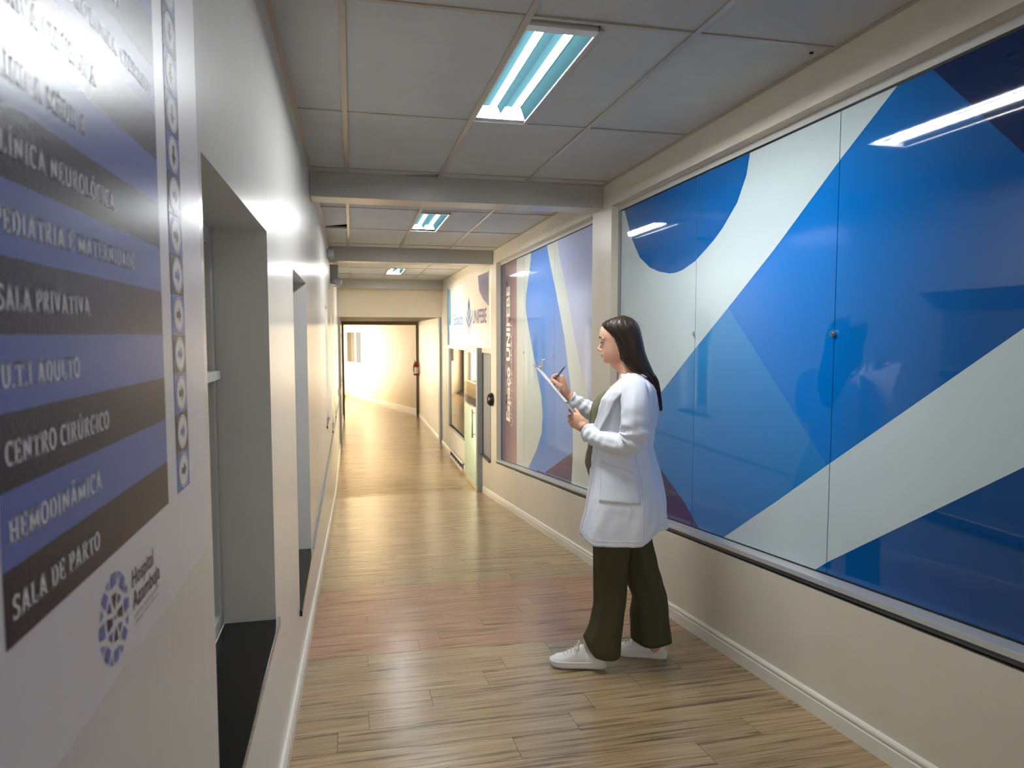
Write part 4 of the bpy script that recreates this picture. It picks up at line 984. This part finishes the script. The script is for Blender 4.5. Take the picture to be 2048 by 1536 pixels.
# pocket with slanted opening
def pk(a, z, e): return coat_pt(a, z, e)
rows = []
for k in range(15):
    r = []
    for j in range(13):
        a = radians(62 + 52*j/12); zt = 1.020 - .052*(j/12); z = .835 + (zt-.835)*k/14
        e = .0035 + .008*sin(pi*j/12)**.7*(.35+.65*sin(pi*min(1, k/11)))*(1 if k > 0 else .2)
        r.append(pk(a, z, e))
    rows.append(r)
MB().loft(rows, cap=False, closed=False).build('pocket', m_coat, coat, smooth=True, fix=False, solid=.003)
# stitched hem line, side seam, faint embroidery at the chest
MB().tube([coat_pt(radians(x), hemz(radians(x)) + .026, .0022) for x in range(14, 172, 3)], .0009, 5).build('hem_stitch', m_seam, coat)
MB().tube([coat_pt(radians(118), z/100, .0022) for z in range(67, 106, 2)], .0010, 5).build('side_seam', m_seam, coat)
for k, (z, w_) in enumerate(((1.252, .030), (1.243, .022))):
    rw = [[coat_pt(radians(71) + q*w_/.16*.55, z+dz, .004) for q in (0, .2, .4, .6, .8, 1)] for dz in (0, .0045)]
    MB().loft(rw, cap=False, closed=False).build('embroidered_line', m_lash, coat, fix=False)
# sleeves
def sleeve(path, name):
    sp_ = smooth_path(path, 9); pts = [p[:3] for p in sp_]; rad = [p[3] for p in sp_]
    def wr_(u, a):
        e = exp(-((u-.50)/.16)**2)
        fold = .0085*(abs(sin(u*27 + 1.3*sin(a+.6)))**.7 - .62) * e + .006*sin(u*74 + 2.4*sin(a+2))*e + .0025*sin(u*120 + 3*a)*e
        return fold + .0065*noise.noise(Vector((cos(a)*2.2, sin(a)*2.2, u*9))) + .0055*sin(u*88+a*2)*max(0, (u-.62))*2.2
    return MB().tube(pts, rad, 40, fn=wr_, cap=False).build('sleeve', m_coat, coat, smooth=True, fix=False, solid=.003)
sleeve([(-.070, .120, 1.368, .056), (-.078, .156, 1.346, .063), (-.090, .188, 1.29, .0645), (-.092, .207, 1.21, .063), (-.088, .210, 1.145, .060), (-.060, .205, 1.108, .054), (-.010, .188, 1.105, .049), (.045, .160, 1.112, .0455), (.095, .130, 1.125, .044), (.138, .104, 1.142, .042)], 'L')
sleeve([(-.060, -.120, 1.372, .060), (-.055, -.160, 1.345, .066), (-.035, -.192, 1.27, .060), (.005, -.212, 1.20, .056), (.04, -.212, 1.172, .050), (.09, -.200, 1.182, .045), (.150, -.178, 1.204, .044), (.210, -.150, 1.238, .040), (.262, -.118, 1.280, .033)], 'R')
# ---- shoes
def shoe(ox, oy, oz, yaw, pitch, label):
    c, s_ = cos(yaw), sin(yaw)
    def T(p):
        x, yy, z = p; z = z + x*pitch
        return (ox + x*c - yy*s_, oy + x*s_ + yy*c, oz + z)
    def width(x): return interp([(-.008, .010), (-.005, .018), (.002, .026), (.012, .031), (.03, .034), (.09, .034), (.15, .041), (.20, .044), (.235, .039), (.252, .029), (.261, .018), (.266, .006)], x)[0]
    so = MB(); X_ = [-.008+.274*(.5-.5*cos(pi*k/40)) for k in range(41)]
    rings = []
    for x in X_:
        w_ = width(x); up = .006*max(0, (x-.2)/.06)
        rings.append([T((x, w_*sgn(q)*1.0 if abs(q) == 1 else q*w_, z)) for q, z in ((-.9, 0+up), (-1, .005+up), (-1.02, .012+up), (-1.0, .022), (-1.0, .028), (-.93, .034), (.93, .034), (1.0, .028), (1.0, .022), (1.02, .012+up), (1, .005+up), (.9, 0+up))])
    sh = bpy.data.objects.new('shoe', None)
    so_o = so.loft(rings).build('shoe_sole', m_sole, W, smooth=True)
    up = MB(); rings = []
    for k in range(34):
        x = .002 + .256*k/33; w_ = width(x)*.95
        h = interp([(0, .078), (.012, .088), (.045, .072), (.085, .075), (.105, .106), (.125, .104), (.16, .080), (.20, .058), (.235, .050), (.252, .040), (.258, .030)], x)[0]
        ring = []
        for j in range(24):
            a = pi*j/23; ca, sa = cos(a), sin(a)
            yy = w_*sgn(ca)*abs(ca)**.75*(1-.28*max(0, sin(a))**2*(h/.1)); ring.append(T((x, yy, .026 + (h-.026)*abs(sa)**.75)))
        rings.append(ring)
    u_o = up.loft(rings).build('shoe', m_shoe, W, smooth=True)
    so_o.parent = u_o
    for k in range(5):
        x = .128 + .017*k; h = interp([(.105, .106), (.125, .104), (.16, .080), (.20, .058)], x)[0]
        MB().tube([T((x-.004, -.026, h-.014)), T((x, -.012, h+.002)), T((x+.002, 0, h+.004)), T((x, .012, h+.002)), T((x-.004, .026, h-.014))], .0028, 6).build('shoelace', m_lace, u_o, smooth=True)
    for q in (1, -1):
        MB().tube(smooth_path([T((.122, 0, .110)), T((.130, q*.018, .116)), T((.136, q*.036, .098)), T((.130, q*.030, .088)), T((.124, q*.010, .104))], 4), .0024, 6).build('shoelace', m_lace, u_o, smooth=True)
    for q in (1, -1):
        MB().tube([T((x, q*width(x)*1.0, .0295)) for x in X_[2:-2]], .0014, 5).build('shoe_seam', m_sole, u_o)
shoe(.042, .112, .020, radians(3), -.045, '')
shoe(-.232, -.088, -.001+.006, radians(-4), -.045, '')

# ---- clipboard and pen (held things of their own)
def lw(p):                                         # her frame -> world
    v = Matrix.Rotation(radians(153), 3, 'Z') @ Vector(p); return v + Vector(W.location)
u3 = Vector((.182, 0, .212)).normalized(); l3 = Vector((-.165, .985, .03)); l3 = (l3 - u3*l3.dot(u3)).normalized(); n3 = u3.cross(l3)
if n3.z < 0: n3 = -n3
def slab(c0, l0, l1, a0, a1, n0, n1, mb=None):
    mb = mb or MB(); v = []
    for a in (a0, a1):
        for l in (l0, l1):
            for n in (n0, n1): v.append(lw(Vector(c0) + u3*a + l3*l + n3*n))
    return mb.add(v, [(0,1,3,2), (4,6,7,5), (0,4,5,1), (2,3,7,6), (0,2,6,4), (1,5,7,3)])
c0 = (.216, .0, 1.222)
t = thing('clipboard', 'clear edged clipboard with white paper held up in her left hand', 'clipboard', lw(c0))
slab(c0, -.10, .122, 0, .295, -.003, 0).build('board', M('clear_board', srgb(178, 178, 190), .2), t, bevel=.001)
slab(c0, -.095, .117, .060, .272, .0004, .0045).build('paper', M('paper_white', srgb(236, 240, 246), .7), t)
k = slab(c0, -.035, .060, .262, .286, .001, .009); k.build('clip_plate', m_steel, t, bevel=.002)
lv = [lw(Vector(c0) + u3*a + n3*n + l3*.012) for a, n in ((.262, .010), (.270, .022), (.285, .036), (.292, .050))]
MB().tube(lv, [.006, .005, .004, .0055], 10, squash=[(1, 3.2)]*4).build('clip_lever', m_steel, t, smooth=True)
MB().tube([lw(Vector(c0)+u3*.268+n3*.012+l3*q) for q in (-.03, .055)], .0045, 10).build('clip_spring', m_steel, t, smooth=True)
t = thing('pen', 'slim dark blue and silver pen in her right hand', 'pen', lw((.30, -.04, 1.40)))
p0, p1 = Vector((.264, -.018, 1.443)), Vector((.333, -.040, 1.358)); d = p1-p0
MB().tube([lw(p0+d*q) for q in (.06, .3, .6, .93)], [.0038, .0042, .0044, .0040], 12).build('barrel', M('pen_barrel', srgb(74, 84, 116), .3, metal=.3), t, smooth=True)
MB().tube([lw(p0+d*q) for q in (.93, .99, 1.01)], [.0036, .0016, .0006], 10).build('nib', m_steel, t, smooth=True)
MB().tube([lw(p0+d*q) for q in (0, .06)], [.0034, .0040], 10).build('pen_cap', m_steel, t)

for o in bpy.data.objects:
    if '_local' in o: del o['_local']
